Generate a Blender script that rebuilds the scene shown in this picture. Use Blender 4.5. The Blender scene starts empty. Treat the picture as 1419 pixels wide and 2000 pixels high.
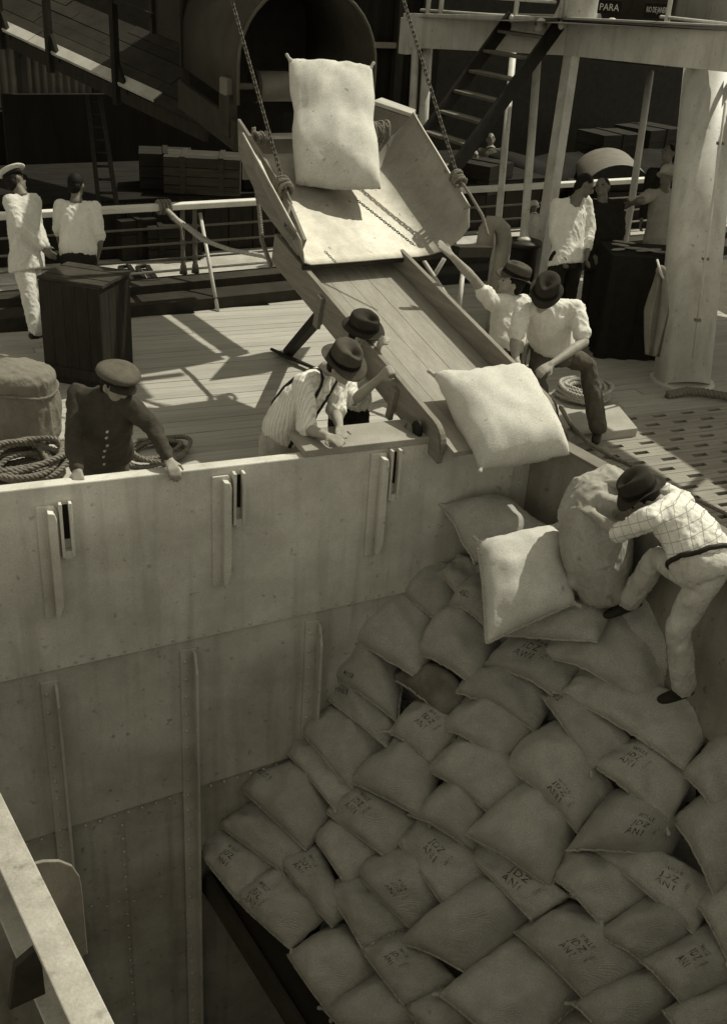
import bpy, bmesh, math, random
from mathutils import Vector as V, Matrix, noise
from mathutils.bvhtree import BVHTree
random.seed(7)
scn = bpy.context.scene
COL = scn.collection
PI = math.pi

# ------------------------------------------------------------------ camera, sky, sun, exposure
FPX, PITCH, ROLL, CAMZ = 2057.0, math.radians(28), math.radians(4), 3.75
_f = V((0, math.cos(PITCH), -math.sin(PITCH))); _r = V((1, 0, 0)); _u = _r.cross(_f)
CR = _r*math.cos(ROLL) + _u*math.sin(ROLL); CU = -_r*math.sin(ROLL) + _u*math.cos(ROLL); CF = _f
CO = V((0, 0, CAMZ))
cd = bpy.data.cameras.new('camera'); cam = bpy.data.objects.new('camera', cd); COL.objects.link(cam)
cd.sensor_fit = 'VERTICAL'; cd.sensor_height = 24; cd.lens = 24*FPX/2000; cd.clip_end = 400
cam.matrix_world = Matrix(((CR.x, CU.x, -CF.x, 0), (CR.y, CU.y, -CF.y, 0), (CR.z, CU.z, -CF.z, CAMZ), (0, 0, 0, 1)))
scn.camera = cam

SUN_AZ = V((.74, .67, 0)).normalized(); SUN_EL = math.radians(53)
w = bpy.data.worlds.new('World'); scn.world = w; w.use_nodes = True
nt = w.node_tree; bg = nt.nodes['Background']
sky = nt.nodes.new('ShaderNodeTexSky'); sky.sky_type = 'NISHITA'; sky.sun_disc = False
sky.sun_elevation = SUN_EL; sky.sun_rotation = math.atan2(SUN_AZ.x, SUN_AZ.y)
bw = nt.nodes.new('ShaderNodeRGBToBW'); mx = nt.nodes.new('ShaderNodeMix'); mx.data_type = 'RGBA'; mx.blend_type = 'MULTIPLY'
mx.inputs[0].default_value = 1; mx.inputs[7].default_value = (1, .955, .77, 1)      # the photograph is a toned monochrome print
nt.links.new(sky.outputs[0], bw.inputs[0]); nt.links.new(bw.outputs[0], mx.inputs[6]); nt.links.new(mx.outputs[2], bg.inputs[0])
bg.inputs[1].default_value = 0.138
sl = bpy.data.lights.new('sun', 'SUN'); sun = bpy.data.objects.new('sun', sl); COL.objects.link(sun)
sl.energy = 2.8; sl.angle = math.radians(.6); sl.color = (1, .97, .83)
sd = SUN_AZ*math.cos(SUN_EL) + V((0, 0, math.sin(SUN_EL)))
sun.rotation_euler = sd.to_track_quat('Z', 'Y').to_euler(); sun.location = sd*60
scn.view_settings.view_transform = 'Standard'; scn.view_settings.look = 'None'
scn.view_settings.exposure = 0.48; scn.view_settings.gamma = 1

# ------------------------------------------------------------------ placing helpers
def ray(x, y): return CR*((x-710)/FPX) - CU*((y-1000)/FPX) + CF
def P(x, y, D): return CO + ray(x, y)*D                      # the point at a viewing depth
def G(x, y, z): d = ray(x, y); return CO + d*((z-CAMZ)/d.z)  # the point at a height
def HP(x, y, p0, n): d = ray(x, y); return CO + d*((p0-CO).dot(n)/d.dot(n))
AA = V((math.cos(math.radians(23.7)), math.sin(math.radians(23.7)), 0))     # along the hatch coaming
BB = V((AA.y, -AA.x, 0))                                                    # into the hatch, towards the camera
UP = V((0, 0, 1))

# ------------------------------------------------------------------ materials
def tint(v):
    k = max(0, min(1, (v-.02)/.5))
    return (v, v*(.89+.085*k), v*(.68+.20*k), 1)
MATS = {}; ORG = {}
def M(name, v, rough=.8, var=.2, scale=6, bump=.15, bscale=70, metal=0, stretch=(1, 1, 1), rot=0, spots=0, rand=0, weave=0, grid=None, streak=0, grain=95, gamp=.12):
    if name in MATS: return MATS[name]
    m = bpy.data.materials.new(name); m.use_nodes = True; t = m.node_tree; L = t.links; N = t.nodes
    b = N['Principled BSDF']; b.inputs['Roughness'].default_value = rough; b.inputs['Metallic'].default_value = metal
    b.inputs['Specular IOR Level'].default_value = .3 if v > .12 else .1
    tc = N.new('ShaderNodeTexCoord'); mp = N.new('ShaderNodeMapping'); mp.vector_type = 'TEXTURE'; mp.inputs['Scale'].default_value = [1/q for q in stretch]
    mp.inputs['Rotation'].default_value = (0, 0, -rot)
    L.new(tc.outputs['Object'], mp.inputs[0])
    n1 = N.new('ShaderNodeTexNoise'); n1.inputs['Scale'].default_value = scale; n1.inputs['Detail'].default_value = 6; n1.inputs['Roughness'].default_value = .65
    L.new(mp.outputs[0], n1.inputs[0])
    cr = N.new('ShaderNodeValToRGB'); e = cr.color_ramp.elements
    e[0].position = .3; e[1].position = .72; e[0].color = tint(v*(1-var)); e[1].color = tint(v*(1+var))
    L.new(n1.outputs[0], cr.inputs[0]); colr = cr.outputs[0]
    def mul(a, facsock, col, fac=1.0):
        q = N.new('ShaderNodeMix'); q.data_type = 'RGBA'; q.blend_type = 'MIX'
        if facsock is None: q.inputs[0].default_value = fac
        else: L.new(facsock, q.inputs[0])
        L.new(a, q.inputs[6]); q.inputs[7].default_value = col
        return q.outputs[2]
    if spots:
        n3 = N.new('ShaderNodeTexNoise'); n3.inputs['Scale'].default_value = 16; n3.inputs['Detail'].default_value = 3
        L.new(tc.outputs['Object'], n3.inputs[0])
        r3 = N.new('ShaderNodeValToRGB'); r3.color_ramp.elements[0].position = .70-.04*spots; r3.color_ramp.elements[1].position = .74
        L.new(n3.outputs[0], r3.inputs[0])
        mm = N.new('ShaderNodeMath'); mm.operation = 'MULTIPLY'; mm.inputs[1].default_value = .55; L.new(r3.outputs[0], mm.inputs[0])
        colr = mul(colr, mm.outputs[0], tint(v*.3))
    if streak:
        ms = N.new('ShaderNodeMapping'); ms.inputs['Scale'].default_value = (9, 9, .7); L.new(tc.outputs['Object'], ms.inputs[0])
        n4 = N.new('ShaderNodeTexNoise'); n4.inputs['Scale'].default_value = 1; n4.inputs['Detail'].default_value = 5; L.new(ms.outputs[0], n4.inputs[0])
        r4 = N.new('ShaderNodeValToRGB'); r4.color_ramp.elements[0].position = .5; r4.color_ramp.elements[1].position = .8
        L.new(n4.outputs[0], r4.inputs[0])
        mm = N.new('ShaderNodeMath'); mm.operation = 'MULTIPLY'; mm.inputs[1].default_value = streak; L.new(r4.outputs[0], mm.inputs[0])
        colr = mul(colr, mm.outputs[0], tint(v*.45))
    if grid:                                   # woven lines: (spacing, width, value, rotation, both directions)
        sp, wd, gv, gr, both = grid
        mg = N.new('ShaderNodeMapping'); mg.inputs['Rotation'].default_value = gr; L.new(tc.outputs['Object'], mg.inputs[0])
        sx = N.new('ShaderNodeSeparateXYZ'); L.new(mg.outputs[0], sx.inputs[0])
        outs = []
        for ax in ((0, 2) if both else (0,)):
            a = N.new('ShaderNodeMath'); a.operation = 'WRAP'; a.inputs[1].default_value = sp; a.inputs[2].default_value = 0
            L.new(sx.outputs[ax], a.inputs[0])
            c = N.new('ShaderNodeMath'); c.operation = 'LESS_THAN'; c.inputs[1].default_value = wd; L.new(a.outputs[0], c.inputs[0]); outs.append(c.outputs[0])
        s = outs[0]
        if both:
            c = N.new('ShaderNodeMath'); c.operation = 'MAXIMUM'; L.new(outs[0], c.inputs[0]); L.new(outs[1], c.inputs[1]); s = c.outputs[0]
        c = N.new('ShaderNodeMath'); c.operation = 'MULTIPLY'; c.inputs[1].default_value = .6; L.new(s, c.inputs[0])
        colr = mul(colr, c.outputs[0], tint(gv))
    if rand:
        oi = N.new('ShaderNodeObjectInfo'); mr = N.new('ShaderNodeMapRange'); mr.inputs[3].default_value = 1-rand; mr.inputs[4].default_value = 1+rand
        L.new(oi.outputs['Random'], mr.inputs[0])
        q = N.new('ShaderNodeMix'); q.data_type = 'RGBA'; q.blend_type = 'MULTIPLY'; q.inputs[0].default_value = 1
        L.new(colr, q.inputs[6]); L.new(mr.outputs[0], q.inputs[7]); colr = q.outputs[2]
    ng = N.new('ShaderNodeTexNoise'); ng.inputs['Scale'].default_value = grain; ng.inputs['Detail'].default_value = 3; ng.inputs['Roughness'].default_value = .7   # fine mottling of the surface itself
    L.new(tc.outputs['Object'], ng.inputs[0]); mg_ = N.new('ShaderNodeMapRange'); mg_.inputs[1].default_value = .3; mg_.inputs[2].default_value = .7; mg_.inputs[3].default_value = 1-gamp; mg_.inputs[4].default_value = 1+gamp
    L.new(ng.outputs[0], mg_.inputs[0]); qg = N.new('ShaderNodeMix'); qg.data_type = 'RGBA'; qg.blend_type = 'MULTIPLY'; qg.inputs[0].default_value = 1
    L.new(colr, qg.inputs[6]); L.new(mg_.outputs[0], qg.inputs[7]); colr = qg.outputs[2]
    L.new(colr, b.inputs['Base Color'])
    n2 = N.new('ShaderNodeTexNoise'); n2.inputs['Scale'].default_value = bscale; n2.inputs['Detail'].default_value = 4
    L.new(mp.outputs[0], n2.inputs[0]); hs = n2.outputs[0]
    if weave:
        ws = []
        for ax in ('X', 'Y'):
            wv = N.new('ShaderNodeTexWave'); wv.bands_direction = ax; wv.inputs['Scale'].default_value = weave; wv.inputs['Distortion'].default_value = 2.5
            L.new(tc.outputs['Object'], wv.inputs[0]); ws.append(wv.outputs[1])
        a = N.new('ShaderNodeMath'); a.operation = 'ADD'; L.new(ws[0], a.inputs[0]); L.new(ws[1], a.inputs[1])
        c = N.new('ShaderNodeMath'); c.operation = 'ADD'; L.new(a.outputs[0], c.inputs[0]); L.new(hs, c.inputs[1]); hs = c.outputs[0]
    bp = N.new('ShaderNodeBump'); bp.inputs['Strength'].default_value = bump; bp.inputs['Distance'].default_value = .012
    L.new(hs, bp.inputs['Height']); L.new(bp.outputs[0], b.inputs['Normal'])
    MATS[name] = m; return m

RA = -math.radians(23.7)
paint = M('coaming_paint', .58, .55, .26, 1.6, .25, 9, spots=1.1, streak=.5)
paint2 = M('dimmed_strake_paint', .48, .55, .30, 1.4, .25, 9, spots=1.3, streak=.55)  # darker than the coaming paint to carry failing light down the hold
whitep = M('white_ship_paint', .56, .5, .18, 2.5, .12, 14, spots=.9, streak=.5)
steel = M('tray_steel', .36, .64, .22, 3, .12, 12, metal=.8, streak=.3, spots=.6)
darkst = M('dark_steel', .04, .5, .3, 6, .1, 60)
greyst = M('grey_steel', .16, .5, .25, 4, .1, 60)
black = M('blackened_iron', .02, .55, .3, 8, .15, 60)
deckw = M('deck_plank_wood', .40, .75, .16, 3.0, .2, 30, stretch=(.6, 9, 9), rot=RA, rand=.10)
chutew = M('chute_board_wood', .28, .7, .16, 2.2, .18, 30, stretch=(9, .7, 9), rot=-math.radians(30), rand=.07)
chutes = M('chute_side_wood', .20, .75, .25, 2.5, .2, 30, stretch=(9, .8, 9), rot=-math.radians(30), rand=.08)
gratw = M('grating_wood', .26, .8, .25, 3, .25, 30, stretch=(.8, 8, 8), rot=RA, rand=.10)
crate = M('shaded_crate_wood', .025, .85, .3, 3, .3, 25, stretch=(1, 1, 7), rand=.15)  # crates darkened in colour for the shade across the quay
cratel = M('shaded_pale_crate', .045, .85, .3, 3, .3, 25, stretch=(1, 1, 7), rand=.15)  # pale wood darkened in colour for the quay's shade
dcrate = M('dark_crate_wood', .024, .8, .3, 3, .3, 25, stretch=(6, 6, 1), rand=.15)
burlap = M('burlap', .52, .95, .14, 5, .55, 110, rand=.12, weave=48, grain=120, gamp=.24)
burl2 = M('pale_burlap', .58, .95, .13, 5, .3, 150, rand=.05, spots=.5, grain=120, gamp=.2)
seamm = M('seam_twine', .42, .95, .2, 60, .4, 200)
ink = M('stencil_ink', .09, .9, .5, 45, .1, 100)
_t = ink.node_tree; _n = _t.nodes.new('ShaderNodeTexNoise'); _n.inputs['Scale'].default_value = 38; _n.inputs['Detail'].default_value = 4       # ink broken up by the weave
_c = _t.nodes.new('ShaderNodeTexCoord'); _r2 = _t.nodes.new('ShaderNodeMapRange'); _r2.inputs[1].default_value = .40; _r2.inputs[2].default_value = .60; _r2.inputs[3].default_value = .95; _r2.inputs[4].default_value = .25
_t.links.new(_c.outputs['Object'], _n.inputs[0]); _t.links.new(_n.outputs[0], _r2.inputs[0]); _t.links.new(_r2.outputs[0], _t.nodes['Principled BSDF'].inputs['Alpha'])
ropem = M('hemp_rope', .20, .95, .3, 30, .5, 120)
ropel = M('pale_rope', .42, .95, .25, 30, .5, 120)
skin = M('skin', .30, .6, .18, 9, .12, 120)
skinl = M('light_skin', .25, .6, .15, 9, .12, 120)
skind = M('dark_skin', .15, .55, .2, 9, .12, 120)
shirt = M('white_cotton', .70, .9, .07, 9, .9, 13, stretch=(1.6, 1.6, .45))
shirts = M('striped_cotton', .74, .9, .07, 9, .9, 13, stretch=(1.6, 1.6, .45), grid=(.022, .006, .42, (0, 0, .6), False))
plaid = M('checked_cotton', .70, .9, .07, 9, .9, 13, stretch=(1.6, 1.6, .6), grid=(.062, .0045, .14, (.35, .5, .5), True))
offwh = M('cream_cotton', .56, .9, .1, 9, .9, 13, stretch=(1.6, 1.6, .45))
dress = M('pale_dress_cotton', .33, .9, .1, 9, .3, 90)
dungar = M('pale_dungaree_cotton', .46, .9, .22, 7, .9, 16, spots=1.2)
dark = M('dark_wool', .022, .9, .25, 12, .25, 120)
navy = M('jacket_wool', .055, .9, .2, 12, .25, 120)
greyw = M('grey_wool', .10, .9, .2, 12, .3, 120)
felt = M('dark_felt', .035, .85, .25, 10, .2, 140)
felt2 = M('worn_felt', .075, .85, .25, 10, .2, 140)
straw = M('pale_felt', .38, .85, .2, 10, .2, 140)
hairm = M('hair', .012, .6, .3, 60, .4, 180)
leather = M('leather', .03, .5, .3, 15, .2, 90)
canvas = M('grey_canvas', .18, .95, .15, 6, .4, 60)
cobble = M('quay_paving', .40, .9, .25, 3, .4, 22, rand=0)
holdm = M('hold_floor_iron', .03, .8, .3, 2, .2, 20)
shed = M('shaded_shed_board', .014, .9, .3, 1.2, .3, 12, stretch=(4, 4, .6))  # the shed's shade is put into its near-black colour
corr = M('corrugated_iron', .13, .6, .25, 3, .1, 30, streak=.5)
galv = M('housing_plate', .045, .6, .2, 2, .1, 30, spots=.8, streak=.4)  # housing darkened in colour to deepen the dim background
shadew = M('shaded_board', .032, .85, .3, 3, .3, 25, rand=.15)  # boards darkened in colour for the shade they lie in
palew = M('pale_sunlit_board', .42, .85, .2, 3, .3, 25, rand=.1)  # pale tone carries the sunlit look of edge board and lid
signm = M('sign_board', .012, .6, .2, 6, .05, 40)
lettm = M('sign_letters', .55, .7, .1, 6, .05, 40)
buttonm = M('brass_button', .45, .35, .1, 6, .05, 40)

# ------------------------------------------------------------------ mesh helpers
class MB:
    def __init__(s): s.v = []; s.f = []
    def add(s, vs, fs):
        o = len(s.v); s.v += [V(q) for q in vs]; s.f += [tuple(i+o for i in q) for q in fs]; return s
    def box(s, c, ax, ay, az, hx, hy, hz):
        c = V(c); vs = [c+ax*(hx*i)+ay*(hy*j)+az*(hz*k) for k in (-1, 1) for j in (-1, 1) for i in (-1, 1)]
        return s.add(vs, [(0, 2, 3, 1), (4, 5, 7, 6), (0, 1, 5, 4), (2, 6, 7, 3), (0, 4, 6, 2), (1, 3, 7, 5)])
    def bar(s, a, b, wd, th, up=UP):
        a, b = V(a), V(b); d = (b-a).normalized(); sx = d.cross(up).normalized(); uz = sx.cross(d)
        return s.box((a+b)/2, d, sx, uz, (b-a).length/2, wd/2, th/2)
    def prism(s, poly, ext):
        n = len(poly); ext = V(ext); vs = [V(q) for q in poly]+[V(q)+ext for q in poly]
        return s.add(vs, [tuple(range(n))[::-1], tuple(range(n, 2*n))]+[(i, (i+1) % n, n+(i+1) % n, n+i) for i in range(n)])
    def loft(s, rings, cap=True):
        n = len(rings[0]); vs = [q for r in rings for q in r]; fs = []
        for k in range(len(rings)-1):
            for i in range(n): j = (i+1) % n; fs.append((k*n+i, k*n+j, (k+1)*n+j, (k+1)*n+i))
        if cap: fs += [tuple(range(n))[::-1], tuple((len(rings)-1)*n+i for i in range(n))]
        return s.add(vs, fs)
    def ring(s, c, ax, ay, rx, ry, n=12): return [c+ax*(rx*math.cos(2*PI*i/n))+ay*(ry*math.sin(2*PI*i/n)) for i in range(n)]
    def tube(s, pts, rad, n=8, round_end=False):
        pts = [V(q) for q in pts]; rad = rad if isinstance(rad, (list, tuple)) else [rad]*len(pts)
        rings = []; prev = None; m = len(pts)
        for k in range(m):
            d = (pts[min(k+1, m-1)]-pts[max(k-1, 0)])
            d = d.normalized() if d.length > 1e-9 else V((0, 0, 1))
            if prev is None: ax = d.orthogonal().normalized()
            else:
                ax = prev-d*prev.dot(d); ax = ax.normalized() if ax.length > 1e-6 else d.orthogonal().normalized()
            prev = ax; ay = d.cross(ax)
            if round_end and k == 0:
                for t in (.75, .4): rings.append(s.ring(pts[0]-d*rad[0]*math.sin(math.acos(1-t) if t < 1 else 0)*1, ax, ay, rad[0]*(1-t)**.5, rad[0]*(1-t)**.5, n))
            rings.append(s.ring(pts[k], ax, ay, rad[k], rad[k], n))
            if round_end and k == m-1:
                for t in (.4, .75): rings.append(s.ring(pts[k]+d*rad[k]*math.sin(math.acos(1-t)), ax, ay, rad[k]*(1-t)**.5, rad[k]*(1-t)**.5, n))
        return s.loft(rings)
    def ell(s, c, ax, ay, az, rx, ry, rz, n=14, m=9):
        rings = []
        for k in range(m):
            a = PI*(k+.5)/m; rings.append(s.ring(c-az*(rz*math.cos(a)), ax, ay, rx*math.sin(a), ry*math.sin(a), n))
        return s.loft(rings)
    def lathe(s, c, ax, ay, az, prof, n=20, sy=1.0):
        return s.loft([s.ring(c+az*h, ax, ay, r, r*sy, n) for r, h in prof])
    def rope(s, pts, r, pitch=.09, n=5):
        pts = [V(q) for q in pts]; L = 0
        tubes = [[], [], []]; prev = None
        # resample
        rs = [pts[0]]
        for a, b in zip(pts, pts[1:]):
            k = max(1, int((b-a).length/(pitch/7)))
            rs += [a+(b-a)*(i/k) for i in range(1, k+1)]
        m = len(rs)
        for k in range(m):
            d = (rs[min(k+1, m-1)]-rs[max(k-1, 0)]).normalized()
            if prev is None: ax = d.orthogonal().normalized()
            else: ax = (prev-d*prev.dot(d)).normalized()
            prev = ax; ay = d.cross(ax)
            if k: L += (rs[k]-rs[k-1]).length
            for j in range(3):
                an = 2*PI*(L/pitch+j/3); tubes[j].append(rs[k]+(ax*math.cos(an)+ay*math.sin(an))*r*.5)
        for t in tubes: s.tube(t, r*.55, n)
        return s
    def mesh(s, name, off=V((0, 0, 0))):
        me = bpy.data.meshes.new(name); me.from_pydata([tuple(q-off) for q in s.v], [], s.f); me.update()
        return me
    def build(s, name, mat, parent=None, smooth=False, bevel=0, label=None):
        org = ORG[parent.name] if parent is not None else V((0, 0, 0))
        me = s.mesh(name, org); me.materials.append(mat)
        bm = bmesh.new(); bm.from_mesh(me); bmesh.ops.recalc_face_normals(bm, faces=bm.faces); bm.to_mesh(me); bm.free()
        if smooth: me.polygons.foreach_set('use_smooth', [True]*len(me.polygons))
        return put(name, me, parent, bevel, label)
def put(name, me, parent=None, bevel=0, label=None):
    o = bpy.data.objects.new(name, me); COL.objects.link(o)
    if parent is not None: o.parent = parent; ORG[o.name] = ORG[parent.name]
    if bevel:
        b = o.modifiers.new('bevel', 'BEVEL'); b.width = bevel; b.segments = 2; b.limit_method = 'ANGLE'; b.angle_limit = .6
    if label: o['label'] = label
    return o
def tag(o, label=None, cat=None, group=None, kind=None):
    for k, q in (('label', label), ('category', cat), ('group', group), ('kind', kind)):
        if q: o[k] = q
    return o
def thing(name, label, cat, loc, group=None):
    o = bpy.data.objects.new(name, None); COL.objects.link(o); o.location = loc; ORG[o.name] = V(loc); o.empty_display_size = .1
    return tag(o, label, cat, group)
def single(mb, name, mat, label, cat, group=None, smooth=False, bevel=0):   # one-mesh thing with its origin at its base
    c = sum(mb.v, V((0, 0, 0)))/len(mb.v); c.z = min(q.z for q in mb.v)
    me = mb.mesh(name, c); me.materials.append(mat)
    bm = bmesh.new(); bm.from_mesh(me); bmesh.ops.recalc_face_normals(bm, faces=bm.faces); bm.to_mesh(me); bm.free()
    if smooth: me.polygons.foreach_set('use_smooth', [True]*len(me.polygons))
    o = put(name, me, None, bevel); o.location = c
    return tag(o, label, cat, group)
def struct(mb, name, mat, smooth=False):
    o = mb.build(name, mat, None, smooth); o['kind'] = 'structure'; ORG[o.name] = V((0, 0, 0)); return o
def remesh(mb, voxel, it=4, wrinkle=0, wscale=7, seed=0, off=V((0, 0, 0))):
    me = mb.mesh('tmp')
    bm = bmesh.new(); bm.from_mesh(me); bmesh.ops.recalc_face_normals(bm, faces=bm.faces); bm.to_mesh(me); bm.free()
    o = bpy.data.objects.new('tmp', me); COL.objects.link(o)
    r = o.modifiers.new('r', 'REMESH'); r.mode = 'VOXEL'; r.voxel_size = voxel
    s = o.modifiers.new('s', 'SMOOTH'); s.factor = .5; s.iterations = it
    dg = bpy.context.evaluated_depsgraph_get(); me2 = bpy.data.meshes.new_from_object(o.evaluated_get(dg))
    bpy.data.objects.remove(o); bpy.data.meshes.remove(me)
    sv = V((seed*3.1, seed*1.7, seed*.9))
    if wrinkle:
        ns = [q.normal.copy() for q in me2.vertices]
        for q, n in zip(me2.vertices, ns):
            p = q.co*wscale+sv
            a = noise.noise(V((p.x*1.4, p.y*1.4, p.z*.55))); b = 1-abs(noise.noise(V((p.x*2.1+a, p.y*2.1, p.z*1.0-a))))*2
            c = 1-abs(noise.noise(V((p.x*4.2+b, p.y*4.2, p.z*2.0+a))))*2.2
            q.co += n*(wrinkle*(a*.9+.75*b*abs(b)-.2+.32*c*abs(c)))
    for q in me2.vertices: q.co -= off
    me2.polygons.foreach_set('use_smooth', [True]*len(me2.polygons)); me2.update()
    return me2
def textmesh(txt, size=1, bold=0, spacing=1.0):
    c = bpy.data.curves.new('t', 'FONT'); c.body = txt; c.size = size; c.align_x = 'CENTER'; c.align_y = 'CENTER'; c.offset = bold; c.space_character = spacing; c.resolution_u = 2
    o = bpy.data.objects.new('t', c); COL.objects.link(o)
    dg = bpy.context.evaluated_depsgraph_get(); me = bpy.data.meshes.new_from_object(o.evaluated_get(dg))
    vs = [q.co.copy() for q in me.vertices]; fs = [tuple(p.vertices) for p in me.polygons]
    bpy.data.objects.remove(o); bpy.data.curves.remove(c); bpy.data.meshes.remove(me)
    return vs, fs
# ------------------------------------------------------------------ the ship's large structure
W0 = G(0, 960, .75)                                      # a point on the far coaming's top edge
def CW(x, y, off=0): return HP(x, y, W0+BB*off, BB)      # a photo point carried onto the far coaming wall
_kc = G(1043, 843, .75); U0 = (_kc-W0).dot(AA); KC = W0+AA*U0; RB = (G(1419, 1053, .75)-KC); RB.z = 0; RB.normalize(); RN = V((-RB.y, RB.x, 0))
KC = KC                                 # corner of the hatch
def wl(u, z, off=0): return W0+AA*u+UP*(z-.75)+BB*off
# hold floor and side walls
struct(MB().box(W0+AA*0+BB*4+UP*(-6.85), AA, BB, UP, 9, 9, .05), 'hold_floor', holdm)
# deck: plank by plank on the left, seen between coaming and ship's side
SS0 = G(180, 412, 1.0); SS0.z = 0; SD = V((math.cos(math.radians(32)), math.sin(math.radians(32)), 0)); SN = V((-SD.y, SD.x, 0))
base = MB()
base.add([wl(-9, -.06, -.03)+UP*0, wl(14, -.06, -.03), SS0+SD*14-SN*.82-UP*.06, SS0-SD*9-SN*.82-UP*.06], [(0, 1, 2, 3)])
base.add([KC+RN*.03-UP*.81, KC+AA*9-UP*.81, KC+AA*14+BB*14-UP*.81, KC+RN*.03+RB*16-UP*.81], [(0, 1, 2, 3)])
base.add([W0-AA*9-BB*.03-UP*.81, W0-AA*2.6-BB*.03-UP*.81, W0-AA*2.6+BB*14-UP*.81, W0-AA*9+BB*14-UP*.81], [(0, 1, 2, 3)])
base.add([W0-AA*2.6+BB*8-UP*.81, KC+RB*9-UP*.81, KC+RB*15-UP*.81, W0-AA*2.6+BB*14-UP*.81], [(0, 1, 2, 3)])
deck = struct(base, 'main_deck', M('deck_caulking', .10, .9, .2))
def hit_side(p, d):                                        # along d from p to the deck's outer edge
    q = SS0-SN*.82; return p+d*((q-p).dot(SN)/d.dot(SN))
random.seed(3); PW = .135
for k in range(0, 44):                                     # planks run along the coaming
    vv = -.04-PW*(k+.5); u = -4.2+random.uniform(0, 1.0)
    c0 = W0+BB*vv
    uend = (hit_side(W0*1+BB*vv-UP*.75, AA)-W0).dot(AA) if True else 0
    umax = 9.0
    # the ship's side cuts the far planks short on their left end
    ucut = (hit_side(V((c0.x, c0.y, 0)), AA)-V((c0.x, c0.y, 0))).dot(AA)
    lo = max(-4.6, ucut)
    u = lo
    while u < umax-.3:
        L = min(random.uniform(3.6, 6.0), umax-u)
        a = V((c0.x, c0.y, 0))+AA*u; b = a+AA*(L-.006)
        z = random.uniform(-.0025, .0025)
        MB().box((a+b)/2+UP*(-.03+z), AA, BB, UP, (L-.006)/2, PW/2-.0022, .03).build('plank', deckw, deck)
        u += L
# ship's side: dark waterway ledges
sw = MB(); q = SS0-SN*.82
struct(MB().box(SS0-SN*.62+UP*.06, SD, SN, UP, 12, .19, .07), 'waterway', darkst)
struct(MB().box(SS0-SN*.26+UP*.12, SD, SN, UP, 12, .15, .10), 'deck_stringer', M('stringer_iron', .045, .6, .3))
# quay
struct(MB().box(SS0+SN*14+SD*4+UP*(-.06), SD, SN, UP, 40, 13.85, .05), 'quay', cobble)
# ---------------- hatch coaming, far side
co = thing('hatch_coaming', 'pale grey riveted steel hatch coaming the men lean over, descending into the hold', 'hatch coaming', wl(1.5, -6.7))
def zs(u, a, b): return a+(b-a)*(u/2.6)
seam1 = lambda u: -.63+.062*u
seam2 = lambda u: -2.08+.165*u*.75
def plate(name, u0, u1, za0, za1, zb0, zb1, mat, th=.014, off=0):
    m = MB(); a = [wl(u0, za0, off), wl(u1, za1, off), wl(u1, zb1, off), wl(u0, zb0, off)]
    m.prism(a, -BB*th); return m.build(name, mat, co, bevel=.003)
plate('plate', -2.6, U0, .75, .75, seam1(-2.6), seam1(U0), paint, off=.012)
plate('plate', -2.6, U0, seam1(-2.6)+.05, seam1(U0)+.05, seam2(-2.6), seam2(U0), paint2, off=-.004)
lowp = M('lower_strake_shade', .38, .6, .35, 1.4, .25, 9, spots=1.4, streak=.6)  # same wall darkened again, light falloff put into the lowest plates
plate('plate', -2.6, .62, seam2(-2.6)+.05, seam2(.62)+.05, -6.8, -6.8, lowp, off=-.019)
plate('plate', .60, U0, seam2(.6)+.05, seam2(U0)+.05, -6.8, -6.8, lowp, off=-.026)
MB().box(wl((U0-2.6)/2, .742, -.035), AA, BB, UP, (U0+2.6)/2, .045, .012).build('top_lip', paint, co, bevel=.004)
def rivets(name, pts, n=BB, r=.013, parent=None):
    m = MB(); ax = n.orthogonal().normalized(); ay = n.cross(ax)
    for p in pts: m.loft([m.ring(p+n*h, ax, ay, rr, rr, 7) for rr, h in ((r, 0), (r*.85, r*.4), (r*.4, r*.62))])
    o = m.build(name, paint2, parent or co, smooth=True); o['kind'] = 'stuff'; return o
rivets('rivet_row', [wl(u*.11-2.5, seam1(u*.11-2.5)+.03, .012) for u in range(58)])
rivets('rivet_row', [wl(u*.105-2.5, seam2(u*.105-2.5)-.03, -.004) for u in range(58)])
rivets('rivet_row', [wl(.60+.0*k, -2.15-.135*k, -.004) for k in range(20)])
rivets('rivet_row', [wl(.12+.30*((k*37) % 11)/11+.1*k, -2.9-.02*k, -.01) for k in range(6)])
# upper beam sockets: a chamfered stiffener plate with a slotted shoe on its right
def socket(xt, yt, xb, yb, slot_y):
    a = CW(xt, yt); b = CW(xb, yb); u = ((a-W0).dot(AA)+(b-W0).dot(AA))/2; zt, zb = a.z, b.z
    st = MB(); c = .04
    st.prism([wl(u-.075, zt, .013), wl(u+.03, zt, .013), wl(u+.055, zt-.05, .013), wl(u+.055, zb+.1, .013), wl(u+.02, zb, .013), wl(u-.075, zb, .013)], BB*.022)
    s = st.build('beam_socket', paint, co, bevel=.005)
    MB().prism([wl(u-.012, zt-.02, .036), wl(u+.03, zt-.03, .036), wl(u+.04, zt-.07, .036), wl(u+.04, zb+.11, .036), wl(u+.012, zb+.03, .036), wl(u-.012, zb+.03, .036)], BB*.055).build('rib', paint, s, bevel=.006)
    h = .38
    m = MB()
    for du in (.068, .128): m.box(wl(u+du, zt-h/2+.02, .04), AA, BB, UP, .010, .03, h/2)
    m.box(wl(u+.098, zt-h+.03, .036), AA, BB, UP, .022, .026, .03)
    m.build('slot_guide', paint, s, bevel=.004)
    MB().box(wl(u+.098, zt-h/2+.06, .018), AA, BB, UP, .0195, .004, h/2-.07).build('slot_shadow_plate', black, s)
for q in ((112, 982, 95, 1203), (438, 925, 432, 1138), (748, 880, 722, 1080)): socket(*q, 0)
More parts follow.
